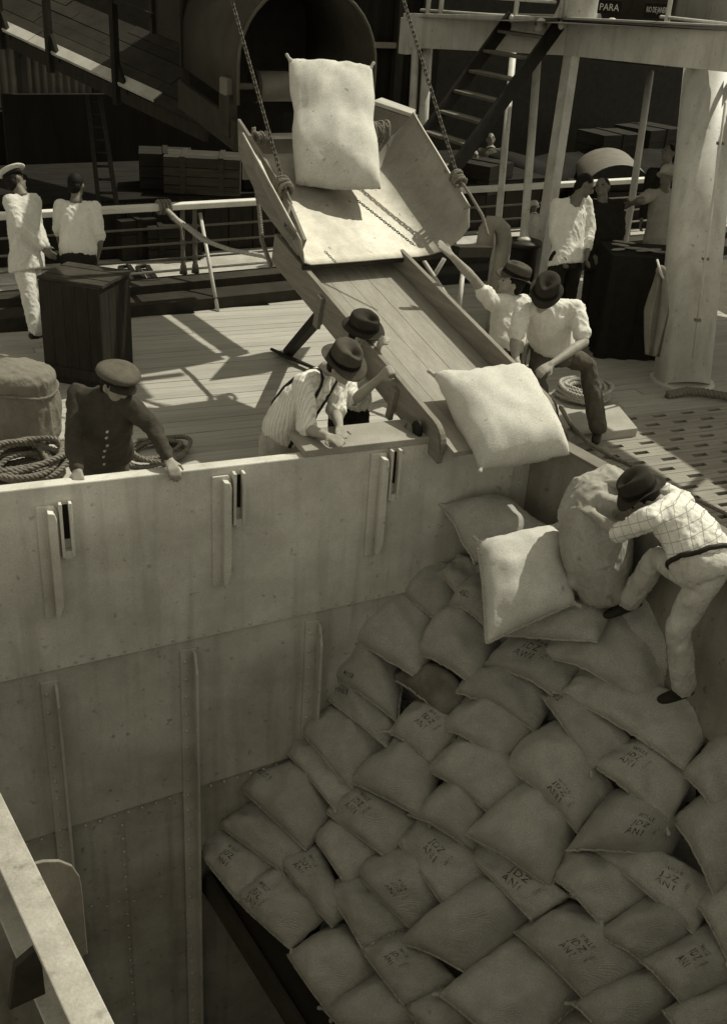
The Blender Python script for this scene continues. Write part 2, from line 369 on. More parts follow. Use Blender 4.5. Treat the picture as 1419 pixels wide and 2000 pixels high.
# lower frames: channel stiffeners with round rivet heads
def frame(xt, yt, zb):
    a = CW(xt, yt); u = (a-W0).dot(AA); zt = a.z
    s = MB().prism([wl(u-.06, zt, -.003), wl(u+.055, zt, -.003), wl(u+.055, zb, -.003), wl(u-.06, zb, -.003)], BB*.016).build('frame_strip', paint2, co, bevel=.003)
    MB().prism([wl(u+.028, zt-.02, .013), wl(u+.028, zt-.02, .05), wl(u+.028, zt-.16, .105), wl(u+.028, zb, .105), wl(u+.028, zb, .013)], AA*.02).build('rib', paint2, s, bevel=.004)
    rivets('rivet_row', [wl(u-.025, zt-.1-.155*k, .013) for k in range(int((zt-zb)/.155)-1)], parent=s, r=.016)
for q in ((97, 1330, -6), (368, 1267, -6), (612, 1212, -3)): frame(*q)
# butt strap at the corner end of the coaming
a = CW(988, 905); uu = (a-W0).dot(AA)
MB().box(wl(uu, .05, .018), AA, BB, UP, .055, .006, .66).build('butt_strap', paint, co, bevel=.003)
rivets('rivet_row', [wl(uu+d, .62-.1*k, .024) for k in range(12) for d in (-.03, .03)], r=.009)
# ---------------- hatch coaming, right side
cr_ = thing('side_coaming', 'shaded right-hand hatch coaming beside the man in the checked shirt', 'hatch coaming', KC+RB*2-UP*7.4)
MB().box(KC+RN*.01+RB*4.6+UP*(-.69+0), RN, RB, UP, .008, 4.6, .69).build('plate', M('side_shade_paint', .26, .6, .3, 1.6, .25, 9, spots=1.3, streak=.5), cr_)  # this side's shade is put into a darker tone than the far wall
MB().box(KC+RN*.03+RB*4.2+UP*(-4.45), RN, RB, UP, .008, 4.2, 3.1).build('plate', M('hold_shade_paint', .16, .7, .3, 2), cr_)  # dark tone chosen to cut bounce light and deepen the hold
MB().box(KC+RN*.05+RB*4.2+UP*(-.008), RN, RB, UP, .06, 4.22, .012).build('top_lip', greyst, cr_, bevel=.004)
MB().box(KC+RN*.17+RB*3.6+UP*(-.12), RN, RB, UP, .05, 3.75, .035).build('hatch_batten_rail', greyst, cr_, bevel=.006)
for k in range(6): MB().prism([KC+RN*.02+RB*(.8+1.1*k)-UP*.02, KC+RN*.14+RB*(.8+1.1*k)-UP*.1, KC+RN*.02+RB*(.8+1.1*k)-UP*.75], RB*.015).build('bracket', greyst, cr_)
# left and near side of the hatch (closing the hold)
cl = thing('end_coaming', 'dark plate of the hatch coaming at the lower left edge of the picture', 'hatch coaming', W0-AA*2.6+BB*2-UP*7.4)
MB().box(W0-AA*2.6+BB*4+UP*(-3.72), AA, BB, UP, .01, 4, 3.72).build('plate', MATS['hold_shade_paint'], cl)
MB().box(W0+AA*2.7+BB*8.0+UP*(-3.72), AA, BB, UP, 5.3, .01, 3.72).build('plate', MATS['hold_shade_paint'], cl)
# ---------------- hatch beam, lower left
hb = thing('hatch_beam', 'sunlit flat-topped steel hatch beam crossing the lower left corner', 'hatch beam', G(60, 1800, .3))
q0 = G(-28, 1528, .72); q1 = G(236, 2080, .72); q0b = G(-28, 1590, .72); q1b = G(202, 2080, .72)
ctr = (q0+q0b)/2; e = ((q1+q1b)/2-ctr).normalized(); lat = V((-e.y, e.x, 0))
p0 = ctr-e*1.5; p1 = ctr+e*3.2; hw = .060
MB().bar(p0-UP*.012, p1-UP*.012, hw*2, .024).build('top_flange', M('beam_paint', .33, .65, .3, 6, .2, 30, spots=2.2), hb, bevel=.005)
MB().bar(p0+lat*.02-UP*.19, p1+lat*.02-UP*.19, .02, .33).build('web', paint, hb)
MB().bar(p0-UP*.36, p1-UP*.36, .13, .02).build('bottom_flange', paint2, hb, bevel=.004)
cb = G(72, 1690, .65); t0 = ctr+e*((cb-ctr).dot(e)); t0.z = .70
MB().prism([t0+lat*x+UP*z for x, z in ((.03, -.02), (.10, -.03), (.16, -.06), (.205, -.11), (.23, -.18), (.235, -.26), (.235, -.62), (.03, -.62))], e*.016).build('end_bracket', M('bracket_shade_paint', .16, .6, .3, 4), hb, bevel=.004)  # bracket darkened in its paint as if out of the sun
MB().prism([t0+e*.33-lat*.03-UP*.05, t0+e*.33-lat*.03-UP*.30, t0+e*.33-lat*.16-UP*.30, t0+e*.33-lat*.12-UP*.1], e*.03).build('bracket', darkst, hb, bevel=.005)
# platform edge under the sack pile
# ---------------- upper deck at right
FB = [P(783, 92, 14.0), P(1100, 108, 12.4), P(1419, 141, 10.1)]; FB.append(FB[2]+(FB[2]-FB[1])*1.6)
ud = thing('promenade_deck', 'white painted upper deck with deep edge beam over the right-hand deck', 'upper deck', FB[1]-UP*2.7)
back = V((.55, .80, 0))
for a, b, n in ((0, 1, 'edge_beam'), (1, 2, 'edge_beam'), (2, 3, 'edge_beam')):
    p, r = FB[a], FB[b]; m = MB(); h = UP*.41
    m.prism([p, r-(r-p).normalized()*.004, r+h-(r-p).normalized()*.004, p+h], back*.05).build(n, whitep, ud, bevel=.006)
tp = [q+UP*.37+back*.052 for q in FB]
for k, (b0, b1) in enumerate(((0, .80), (.96, 7))):                  # slit added in the slab so that a streak of sun falls through
    MB().prism([tp[0]+back*b0, tp[1]+back*b0, tp[2]+back*b0, tp[3]+back*b0, tp[3]+back*b1, tp[0]+back*min(b1, 3)], UP*.035).build('deck_slab', shadew, ud)
m = MB()
MB().box(P(796, 70, 13.95)+UP*0, V((.8, -.6, 0)), back.normalized(), UP, .07, .10, .22).build('end_bracket', whitep, ud, bevel=.01)
# deck beams under the slab
for k in range(7):
    t = k/6*2.999; i = int(t); fr = t-i; q = FB[i]+(FB[i+1]-FB[i])*fr
    MB().bar(q+back*.1+UP*.2, q+back*4+UP*.2, .06, .12).build('deck_beam', darkst, ud)
def pillar(x0, y0, D0, x1, y1, D1, r, label, mat=whitep, base=None, n=16, name='deck_pillar', sq=False):
    a = P(x0, y0, D0); b = P(x1, y1, D1); t = thing(name, label, 'pillar', (b.x, b.y, min(b.z, 0)))
    m = MB()
    if sq: m.bar(a, V((b.x, b.y, min(b.z, 0))), r*2, r*2, up=V((.5, -.8, 0)))
    else: m.tube([a, b, V((b.x, b.y, 0.0)) if b.z > .05 else b], r, n)
    m.build('shaft', mat, t, smooth=not sq)
    if base:
        mm = MB(); mm.lathe(V((b.x, b.y, 0)), V((1, 0, 0)), V((0, 1, 0)), UP, base, 18); mm.build('base', mat, t, smooth=False)
    return t
pillar(1392, 118, 10.75, 1330, 748, 10.95, .285, 'massive white painted round mast pillar at right edge', n=28, base=[(.33, .0), (.33, .03), (.29, .035)], name='mast_pillar')
pillar(1051, 96, 12.85, 1022, 470, 12.2, .048, 'white pillar rising from the black capped bollard')
pillar(1118, 96, 12.55, 1057, 490, 11.9, .068, 'square white post under the corner of the upper deck', sq=True)
pillar(1003, 88, 13.4, 974, 420, 12.9, .043, 'thin white pillar behind the companion ladder')
pillar(1270, 140, 13.6, 1232, 400, 13.5, .045, 'slim pale pole beyond the standing bystanders', mat=offwh)
for x, dx, lb in ((812, -8, 'outer of the two short pipes left of the companion ladder'), (836, -10, 'inner pipe, thicker, left of the companion ladder')):
    pillar(x, 85, 13.9, x+dx, 245, 13.8, .05 if x < 820 else .065, lb)
# clamp on pillar and pipe along the mast
t = thing('conduit_pipe', 'thin vertical pipe clipped to the white mast pillar', 'pipe', P(1352, 720, 10.4))
MB().tube([P(1416, 200, 9.2), P(1352, 700, 10.35)], .012, 8).build('pipe', whitep, t, smooth=True)
for y in (280, 505, 625):
    fr = (y-200)/500; MB().box(P(1416-64*fr, y, 9.2+1.13*fr), V((1, 0, 0)), V((0, 1, 0)), UP, .03, .02, .012).build('clip', greyst, t)
# white deckhouse wall on the upper deck, kept low so sun passes over
dh = thing('low_deckhouse_wall', 'white bulwark screen on the upper deck in the top right corner', 'bulwark', FB[2]+back*1.2+UP*.34)
ld = (FB[2]-FB[1]).normalized(); d0 = P(1312, 60, 13.4); d0.z = FB[2].z+.405
def dhbox(name, a, b, z0, z1, bk, th, mat=whitep): MB().box(d0+ld*((a+b)/2)+back*(bk+th/2)+UP*((z0+z1)/2), ld, back.normalized(), UP, (b-a)/2, th/2, (z1-z0)/2).build(name, mat, dh)
for k in range(4): dhbox('panel', 1.3*k, 1.3*k+1.295, -.1, .85, 0, .04)
dhbox('cap_rail', -.05, 5.3, .852, .90, -.03, .1)
dhbox('corner_post', -.09, -.003, -.1, .85, -.02, .1)
for k in range(4): dhbox('stiffener', 1.3*k+.6, 1.3*k+.66, -.1, .84, -.032, .03)
# flared ventilator foot and coamings along the upper deck edge
vt = P(1124, 62, 12.6)
v = thing('ventilator', 'white flared ventilator trunk standing on the upper deck edge', 'ventilator', vt)
MB().lathe(vt, V((1, 0, 0)), V((0, 1, 0)), UP, [(.37, 0), (.36, .03), (.30, .12), (.245, .26), (.21, .42), (.20, .6), (.20, 1.1), (.24, 1.25)], 26).build('trunk', whitep, v, smooth=True)
MB().tube([vt+V((-.2, -.33, .05)), vt+V((-.22, -.36, .9))], .02, 8).build('stay', whitep, v, smooth=True)
for i, (x, lb) in enumerate(((1055, 'left of the flared ventilator'), (1193, 'right of the flared ventilator'))):
    s = P(x, 52, 12.3 if i == 0 else 11.8); t = thing('fairlead', 'small white rounded fairlead on the upper deck edge '+lb, 'fairlead', s)
    MB().lathe(s, V((1, 0, 0)), V((0, 1, 0)), UP, [(.07, -.06), (.07, 0), (.045, .02), (.06, .05), (.04, .08), (.02, .09)], 14).build('body', whitep, t, smooth=True)
    MB().tube([s+V((-.07, 0, .03)), s+V((.07, 0, .03))], .018, 8).build('pin', greyst, t)
# sign boards
def sign(x0, y0, x1, y1, D, txt, label):
    a = P(x0, (y0+y1)/2-1.5, D); b = P(x1, (y0+y1)/2+1.5, D-.15); h = (y1-y0)/FPX*D
    ex = (b-a).normalized(); nn = ex.cross(UP); nn = nn if nn.dot(CF) < 0 else -nn
    t = thing('name_board', label, 'sign', (a+b)/2-UP*h/2)
    MB().box((a+b)/2, ex, nn, UP, (b-a).length/2, .012, h/2).build('board', signm, t)
    vs, fs = textmesh(txt, 1, .004, 1.0)
    x_0 = min(q.x for q in vs); x_1 = max(q.x for q in vs); y_0 = min(q.y for q in vs); y_1 = max(q.y for q in vs)
    sx = (b-a).length*.82/(x_1-x_0); sy = h*.5/(y_1-y_0)
    MB().add([(a+b)/2+ex*((q.x-(x_0+x_1)/2)*sx)+UP*((q.y-(y_0+y_1)/2)*sy)+nn*.0145 for q in vs], fs).build('lettering', lettm, t)
sign(1168, 2, 1214, 26, 12.0, 'PARA', 'dark board lettered PARA under the top edge of the picture')
sign(1258, 8, 1313, 34, 11.3, 'RIO DE JANEIRO', 'dark board lettered RIO DE JANEIRO')
wb = P(1240, 20, 12.9)
single(MB().box(wb+UP*.2, ld, back.normalized(), UP, .75, .03, .8), 'dark_backing', darkst, 'dark panel behind the two lettered boards', 'panel')  # plain dark panel filling the space behind the boards
# hand rail of the upper deck
r = thing('deck_railing', 'white two-rod railing along the upper deck edge above the ladder', 'railing', P(950, 40, 13.2))
for dy in (0, 34):
    MB().tube([P(822, 8+dy-22, 13.8), P(1085, 24+dy-20, 12.4)], .02, 8).build('rod', whitep, r, smooth=True)
for x, D in ((833, 13.7), (858, 13.6), (1003, 12.9), (1090, 12.35)):
    s = P(x, 52+(x-833)*.04, D); MB().tube([s-UP*.03, s+UP*1.0], .03, 8).build('stanchion', whitep, r, smooth=True)
r = thing('edge_railing', 'white railing rod in front of the deckhouse at the top right', 'railing', P(1300, 60, 10.9))
MB().tube([P(1290, 33, 11.1), P(1460, 52, 9.8)], .018, 8).build('rod', whitep, r, smooth=True)
for x, D in ((1298, 11.05), ): MB().lathe(P(x, 62, D), V((1, 0, 0)), V((0, 1, 0)), UP, [(.05, 0), (.035, .05), (.025, .2), (.025, .8)], 10).build('stanchion', whitep, r, smooth=True)
# companion ladder
cl2 = thing('companion_ladder', 'black wooden companion ladder with worn treads up to the upper deck', 'ladder', P(860, 330, 12.4))
La, Lb_ = P(998, 33, 12.75), P(790, 318, 12.35); Ra, Rb_ = P(1094, 45, 12.15), P(872, 350, 11.75)
pn = (Lb_-La).cross(Ra-La).normalized()
for a, b in ((La, Lb_), (Ra, Rb_)): MB().bar(a, b, .05, .17, up=pn).build('stringer', black, cl2, bevel=.012)
tr = M('worn_tread', .14, .5, .3, 5)
for k in range(7):
    t = .10+.138*k; a = La+(Lb_-La)*t; b = Ra+(Rb_-Ra)*t
    ex = (b-a).normalized(); fr = ex.cross(UP).normalized()
    MB().box((a+b)/2, ex, fr, UP, (b-a).length/2-.02, .085, .017).build('tread', tr, cl2, bevel=.006)
for q in (La, Ra):
    MB().ell(q+V((0, -.03, -.02)), V((1, 0, 0)), V((0, 1, 0)), UP, .05, .05, .05, 10, 6).build('hinge_eye', whitep, cl2, smooth=True)
# grating deck at right
gd = struct(MB().box(G(1330, 880, .0)+UP*.006, AA, BB, UP, 1.0, .1, .001), 'grating_deck', black)
random.seed(5); g0 = KC-UP*.75+AA*.42
GW = .17
for k in range(-9, 14):
    tb_ = GW*(k+.5); c = g0+BB*tb_+AA*(max(0, tb_+.1)*RB.dot(AA)/RB.dot(BB)); off = .16 if k % 2 else 0
    m = MB(); L = 3.4
    s0 = c+UP*.030
    w1 = .055
    m.box(s0-BB*(GW/2-.003-w1/2)+AA*L/2, AA, BB, UP, L/2, w1/2, .018)
    m.box(s0+BB*(GW/2-.003-w1/2)+AA*L/2, AA, BB, UP, L/2, w1/2, .018)
    mid = (GW-.006-2*w1)/2; x = off+.02; px = 0
    while px < L:
        e_ = min(L, x); m.box(s0+AA*((px+e_)/2), AA, BB, UP, (e_-px)/2+.0005, mid+.0005, .0175) if e_ > px else None
        px = x+.15; x = px+.17+random.uniform(-.01, .01)
    m.build('grating_board', gratw, gd)
# ------------------------------------------------------------------ sacks
NP = V((-.859, -1.255, 1)).normalized(); PP = V((-1.1, 6.06, -2.48))
def sack_mesh(c, T, seed, n, mat, bot=.6, bend=0, ns=26, ntt=20, lump=.02, pull=.07, sharp=.5, fold=.010, rnd=.16, waist=0, slump=0, pw=2.4, off=V((0, 0, 0))):
    """c = corner points (left, top, right, bottom); returns mesh and a function giving points on its upper face"""
    c00, c01, c11, c10 = c; sv = V((seed*7.3, seed*3.7, seed*1.3))
    ex = ((c10+c11)-(c00+c01)).length/2; ey = ((c01+c11)-(c00+c10)).length/2
    def S(s, t, side):
        a, b = 2*s-1, 2*t-1
        rc = .5*rnd; a1 = a*math.sqrt(1-rc*b*b); b1 = b*math.sqrt(1-rc*a*a)       # softened corners
        wst = waist*math.exp(-((b-.12)/.2)**2)
        a2 = a1*(1-pull*(1-b*b)*abs(a))*(1-.35*wst); b2 = b1*(1-pull*(1-a*a)*abs(b))
        p = .5+a2/2, .5+b2/2
        q = (c00*(1-p[0])+c10*p[0])*(1-p[1])+(c01*(1-p[0])+c11*p[0])*p[1]
        env = max(0, (1-abs(a)**pw)*(1-abs(b)**pw)); h = T*env**sharp*(1-wst)*(1+slump*.35*(-b))
        w = V((a*ex*2.2, b*ey*2.2, side*.6))+sv
        l = noise.noise(w*1.3)*lump*1.6+noise.noise(w*3.1)*lump*.45
        ed = 1-env
        fl = noise.noise(V((a*ex*16*(.3+abs(b)), b*ey*16*(.3+abs(a)), seed*2.1)))*fold*ed*1.6+(abs(noise.noise(V((a*ex*5+seed, b*ey*5, seed*1.9))))-.25)*fold*1.1
        crease = -abs(noise.noise(V((a*2.1+seed, b*1.1-seed, seed*.37))))**.5*.0
        wob = noise.noise(V((a*1.9, b*1.9, seed*5.1)))*.035*ed
        k = (h+l*(env**.3)) if side > 0 else -(h*bot)
        q = q+n*(k+fl+wob-bend*(a*a)*T)
        return q
    vs = []; fs = []; idx = {}
    for side in (1, -1):
        for i in range(ns+1):
            for j in range(ntt+1):
                border = i in (0, ns) or j in (0, ntt)
                if side < 0 and border: idx[(i, j, side)] = idx[(i, j, 1)]; continue
                # denser near the rim
                s = .5-.5*math.cos(PI*i/ns)*.5-.5*.5*(1-2*i/ns); t = .5-.5*math.cos(PI*j/ntt)*.5-.25*(1-2*j/ntt)
                idx[(i, j, side)] = len(vs); vs.append(S(s, t, side if not border else 1)-off)
        for i in range(ns):
            for j in range(ntt):
                f = (idx[(i, j, side)], idx[(i+1, j, side)], idx[(i+1, j+1, side)], idx[(i, j+1, side)])
                fs.append(f if side > 0 else f[::-1])
    me = bpy.data.meshes.new('sack'); me.from_pydata([tuple(q) for q in vs], [], fs); me.materials.append(mat)
    bm = bmesh.new(); bm.from_mesh(me); bmesh.ops.recalc_face_normals(bm, faces=bm.faces); bm.to_mesh(me); bm.free()
    me.polygons.foreach_set('use_smooth', [True]*len(me.polygons)); me.update()
    return me, S
_txt = {}
def stencil(o, S, n, lines, org, s0, t0, sz, asp, rot=0, mir=False):
    """flat print laid on the sack's upper face: lines of (text, dx, dy, scale, rotation)"""
    mb = MB()
    for txt, dx, dy, sc, r in lines:
        if txt not in _txt:
            vs, fs = textmesh(txt, 1, .012, 1.15)
            bm = bmesh.new(); bv = [bm.verts.new(q) for q in vs]
            for f in fs:
                try: bm.faces.new([bv[i] for i in f])
                except ValueError: pass
            bmesh.ops.triangulate(bm, faces=bm.faces)
            bmesh.ops.subdivide_edges(bm, edges=[e for e in bm.edges if e.calc_length() > .25], cuts=1)
            bmesh.ops.triangulate(bm, faces=bm.faces); bm.verts.index_update()
            _txt[txt] = ([v_.co.copy() for v_ in bm.verts], [tuple(v_.index for v_ in f.verts) for f in bm.faces]); bm.free()
        vs, fs = _txt[txt]; out = []
        for q in vs:
            x, y = q.x*sc*.8, q.y*sc
            x, y = x*math.cos(r)-y*math.sin(r)+dx, x*math.sin(r)+y*math.cos(r)+dy
            if mir: x = -x
            x, y = x*math.cos(rot)-y*math.sin(rot), x*math.sin(rot)+y*math.cos(rot)
            s = min(.985, max(.015, s0+x*sz*1.35)); t = min(.985, max(.015, t0+y*sz*asp*1.35))
            p = S(s, t, 1); e = .01
            nn = (S(min(1, s+e), t, 1)-p).cross(S(s, min(1, t+e), 1)-p)
            nn = nn.normalized() if nn.length > 1e-9 else n
            if nn.dot(n) < 0: nn = -nn
            out.append(p+nn*.0035)
        mb.add(out, fs)
    return mb.build('stencil', ink, o)
JDZ = [('WILLE', .0, 1.05, .62, 0), ('JDZ', -.05, .15, .95, 0), ('AN1', -.1, -.85, .95, 0), ('SANTOS', 1.35, .1, .34, 1.45)]
AW1 = [('WILLE', .0, 1.05, .62, 0), ('JDZ', -.05, .15, .95, 0), ('AW1', -.1, -.85, .95, 0), ('SANTOS', 1.35, .1, .34, 1.45)]
SAN = [('4003', 0, 0, .9, 0)]
def make_sack(label, c, T, seed, n, mat=burlap, group='burlap sacks of the cargo', sten=None, seam=('b',), ears=((0, 0), (1, 1)), **kw):
    base = sum(c, V((0, 0, 0)))/4; base = base-UP*T
    t = thing('burlap_sack', label, 'sack', base, group)
    me, S = sack_mesh(c, T, seed, n, mat, off=base, **kw); o = put('sack_body', me, t)
    for e_ in seam:                       # stitched mouth along one edge
        pts = []
        for i in range(45):
            k = i/44; q = {'b': (k, 0), 't': (k, 1), 'l': (0, k), 'r': (1, k)}[e_]
            p = S(q[0], q[1], 1); pts.append(p+n*(.006*math.sin(i*1.9)))
        MB().tube(pts, [.006]+[.0105]*43+[.006], 5).build('stitched_seam', seamm, t, smooth=True)
    for cx_, cy_ in ears:     # gathered ears at two corners
        p = S(cx_, cy_, 1); d = (p-(base+UP*T)); d = (d-n*d.dot(n)).normalized()
        MB().tube([p-d*.03, p+d*.005, p+d*.028+n*.004], [.022, .013, .017], 6, True).build('ear', seamm, t, smooth=True)
    if sten: stencil(t, S, n, sten[0], base, *sten[1:])
    return t
PILE = [  # left, top, right, bottom in the photograph; options
 ('sack wedged against the coaming wall at the head of the pile', (779,1155),(846,1092),(905,1150),(858,1205), {}),
 ('broad plain sack against the wall, just below the wedged topmost one', (680,1239),(772,1150),(862,1200),(814,1312), {}),
 ('plain sack with a creased left side, below the tumbled sacks', (793,1260),(872,1172),(955,1232),(934,1324), {}),
 ('sack marked near its lower edge, touching the riveted frame end', (632,1305),(692,1242),(778,1296),(768,1394), dict(st=SAN,s=(.42,.16,.085,1.2))),
 ('narrow sack squeezed under the marked one beside the riveted frame', (629,1352),(648,1318),(772,1388),(750,1449), dict(st=SAN,s=(.3,.45,.10,1.6))),
 ('plain sack projecting left, fourth step down along the wall', (580,1412),(632,1366),(750,1450),(680,1531), {}),
 ('thin rolled-edge sack under the projecting plain one', (550,1456),(584,1420),(682,1536),(644,1564), {}),
 ('broad sack with a small mark at its left end, above the stair of left sacks', (466,1529),(562,1482),(644,1580),(592,1647), dict(st=SAN,s=(.22,.42,.09,1.2))),
 ('plain sack second from the left end of the pile', (426,1606),(488,1556),(600,1652),(542,1690), {}),
 ('stencilled sack at the extreme left corner of the pile', (387,1656),(430,1614),(535,1690),(461,1750), dict(st=JDZ,s=(.5,.42,.085,1.5))),
 ('stencilled sack on the open left edge below the corner sack', (460,1749),(532,1686),(634,1778),(560,1842), dict(st=JDZ,s=(.38,.3,.085,1.5))),
 ('stencilled sack lying steeply, pointing down to the plain edge sacks', (541,1674),(612,1642),(672,1775),(643,1801), dict(st=JDZ,s=(.3,.5,.085,1.9))),
 ('large plain sack hanging over the open left edge', (560,1856),(650,1794),(732,1898),(637,1966), {}),
 ('plain sack at the bottom of the open left edge', (633,1966),(740,1894),(826,1990),(730,2070), {}),
 ('small plain sack tucked below a stencilled one, left of centre', (611,1627),(646,1584),(742,1662),(672,1720), {}),
 ('plain elongated sack between two stencilled sacks near the left edge', (637,1726),(688,1706),(802,1802),(706,1844), {}),
 ('broad sack stencilled low down, left of centre', (688,1693),(790,1642),(862,1755),(798,1805), dict(st=JDZ,s=(.62,.3,.075,1.3))),
 ('stencilled sack above a speckled one at the bottom', (708,1850),(782,1815),(876,1914),(787,1954), dict(st=JDZ,s=(.5,.42,.085,1.5))),
 ('dark-speckled sack at the bottom edge of the picture', (785,1954),(868,1924),(930,2010),(850,2050), dict(mat='spk')),
 ('clearly stencilled sack with a drooping right end, left of centre', (636,1580),(692,1526),(806,1604),(750,1665), dict(st=JDZ,s=(.42,.46,.085,1.4))),
 ('large plain sack with a gathered lower corner, centre left', (683,1518),(770,1437),(850,1495),(826,1591), {}),
 ('stencilled sack half hidden beneath two plain ones, upper centre', (761,1422),(811,1368),(900,1418),(838,1476), dict(st=JDZ,s=(.58,.52,.10,1.3))),
 ('soiled dark sack in the upper centre of the pile', (761,1312),(832,1282),(915,1358),(871,1394), dict(mat='soil')),
 ('arched sack with faint print, below the mark AW1', (883,1338),(946,1288),(1070,1358),(1040,1410), {}),
 ('plain arched sack directly below the one with faint print', (861,1409),(920,1342),(1044,1412),(970,1472), {}),
 ('plain rounded sack in the middle of the pile', (830,1492),(907,1420),(1028,1522),(953,1577), {}),
 ('sack with a ragged left ear, middle left of the pile', (797,1580),(876,1510),(962,1590),(920,1651), {}),
 ('large sack with puckered stitched edge and faint print, centre right', (974,1475),(1072,1398),(1186,1530),(1124,1599), dict(st=JDZ,s=(.72,.16,.065,1.0))),
 ('narrow printed sack squeezed upright beneath the long plain sack', (1053,1344),(1104,1336),(1224,1442),(1150,1489), dict(st=SAN,s=(.2,.3,.12,1.6))),
 ('crisply stencilled sack reading AW1 below the tumbled sacks', (940,1287),(998,1232),(1136,1292),(1092,1350), dict(st=AW1,s=(.52,.55,.095,1.5))),
 ('long plain sack with a centre seam, beside the standing man', (1042,1256),(1180,1180),(1310,1280),(1282,1367), {}),
 ('longest plain sack, under the shoe of the man in checked shirt', (1101,1348),(1142,1300),(1400,1395),(1332,1490), {}),
 ('stencilled sack with a tied ear, right of the puckered sack', (1165,1490),(1221,1442),(1360,1506),(1300,1607), dict(st=JDZ,s=(.3,.5,.085,1.3))),
 ('largest plain square sack, right of the middle', (913,1620),(1022,1520),(1132,1596),(1070,1717), {}),
 ('sack with bold stencil across its right half, right of the large square one', (1114,1648),(1190,1542),(1338,1606),(1300,1667), dict(st=JDZ,s=(.66,.34,.095,1.3))),
 ('stencilled sack with stitched edge, below the boldly stencilled one', (1163,1658),(1224,1634),(1398,1732),(1352,1812), dict(st=JDZ,s=(.6,.45,.085,1.5))),
 ('plain sack with a loose thread, between stencilled ones at lower right', (1080,1703),(1116,1650),(1272,1736),(1172,1795), {}),
 ('narrow sack stencilled along its length, below the large square one', (911,1662),(944,1632),(1098,1746),(1032,1786), dict(st=JDZ,s=(.66,.5,.10,1.9))),
 ('stencilled sack hanging steeply, left of the narrow stencilled one', (778,1640),(828,1584),(946,1702),(866,1763), dict(st=JDZ,s=(.5,.55,.085,1.4))),
 ('very large plain sack at the lower middle', (774,1830),(934,1700),(1035,1788),(905,1885), {}),
 ('large stencilled sack at the lower right centre', (1004,1811),(1093,1753),(1258,1881),(1145,1948), dict(st=JDZ,s=(.55,.42,.08,1.4))),
 ('plain sack with vertical creases, right of the large stencilled one', (1163,1818),(1268,1742),(1362,1810),(1260,1870), {}),
 ('stencilled sack in the lower right corner with a torn lower seam', (1257,1872),(1367,1804),(1440,1898),(1338,1957), dict(st=JDZ,s=(.5,.5,.09,1.3))),
 ('plain sack at the bottom right, below the large stencilled one', (1120,1952),(1256,1878),(1317,1960),(1190,2028), {}),
 ('creased sack in the extreme lower right corner', (1300,1964),(1424,1896),(1490,1990),(1350,2050), {}),
 ('shadowed sack at the bottom, below the very large plain one', (866,1935),(1000,1826),(1140,1932),(1000,2050), {}),
 ('dark sack against the right coaming, below the long plain sack', (1320,1585),(1425,1500),(1500,1650),(1400,1730), {}),
 ('dark sack wedged at the right edge under the longest sack', (1330,1495),(1405,1412),(1500,1500),(1405,1585), {}),
 ('half hidden sack at the right edge, above the lower right corner', (1366,1760),(1424,1692),(1500,1800),(1422,1860), {}),
 ('flat printed sack peeping out left of the tumbled sacks', (870,1172),(919,1104),(990,1160),(945,1205), dict(st=SAN,s=(.5,.2,.10,1.2),lift=.03)),
 ('small crumpled sack end in front of the rear tumbled sack', (857,1115),(892,1084),(940,1115),(892,1152), dict(lift=.06,T=.07)),
 ('plain sack lying in shade behind the shin of the man in checked shirt', (1120,1210),(1230,1130),(1370,1230),(1300,1300), dict(lift=-.08)),
]
speck = M('speckled_burlap', .40, .95, .2, 8, .4, 100, weave=55, spots=3.2)
soil = M('soiled_burlap', .22, .95, .45, 4, .4, 100, weave=55)
random.seed(11)
TILT = .47
for i, (lab, a, b, c, d, op) in enumerate(PILE):
    cx_ = sum(q[0] for q in (a, b, c, d))/4; cy_ = sum(q[1] for q in (a, b, c, d))/4
    p0 = HP(cx_, cy_, PP+NP*(op.get('lift', 0)-.10), NP)
    T = op.get('T', random.uniform(.18, .22))
    n = (NP*(1-TILT)+UP*TILT+V((random.uniform(-.08, .08), random.uniform(-.08, .08), 0))).normalized()
    # the upper side runs a little way under its uphill neighbour
    ext = lambda q, r: (q[0]+(q[0]-r[0])*.10, q[1]+(q[1]-r[1])*.10)
    b2, c2 = ext(b, a), ext(c, d)
    cs = [HP(cx_+(q[0]-cx_)*1.12, cy_+(q[1]-cy_)*1.12, p0, n) for q in (a, b2, c2, d)]
    size = min((cs[0]-cs[1]).length, (cs[0]-cs[3]).length); T = min(T, size*.36)
    st = None
    if 'st' in op:                      # every stencil sits a little differently and is inked unevenly
        s_, t_, z_, as_ = op['s']; ln = list(op['st'])
        if len(ln) > 2 and random.random() < .25: ln.pop(random.choice((0, 3)))
        st = (ln, s_+random.uniform(-.05, .05), t_+random.uniform(-.04, .04), z_*random.uniform(.85, 1.12), as_, random.uniform(-.16, .16))
    make_sack(lab, cs, T, i+1, n, {'spk': speck, 'soil': soil}.get(op.get('mat'), burlap), 'sacks heaped in the hold', st,
              seam=('b',) if i % 3 else ('b', 'r'), ears=((0, 0), (1, 1)) if i % 2 else ((1, 0),), bend=random.uniform(.4, 1.15), pull=random.uniform(.0, .06), sharp=random.uniform(.42, .52), bot=.8, lump=.036, fold=.016, rnd=random.uniform(.05, .15))
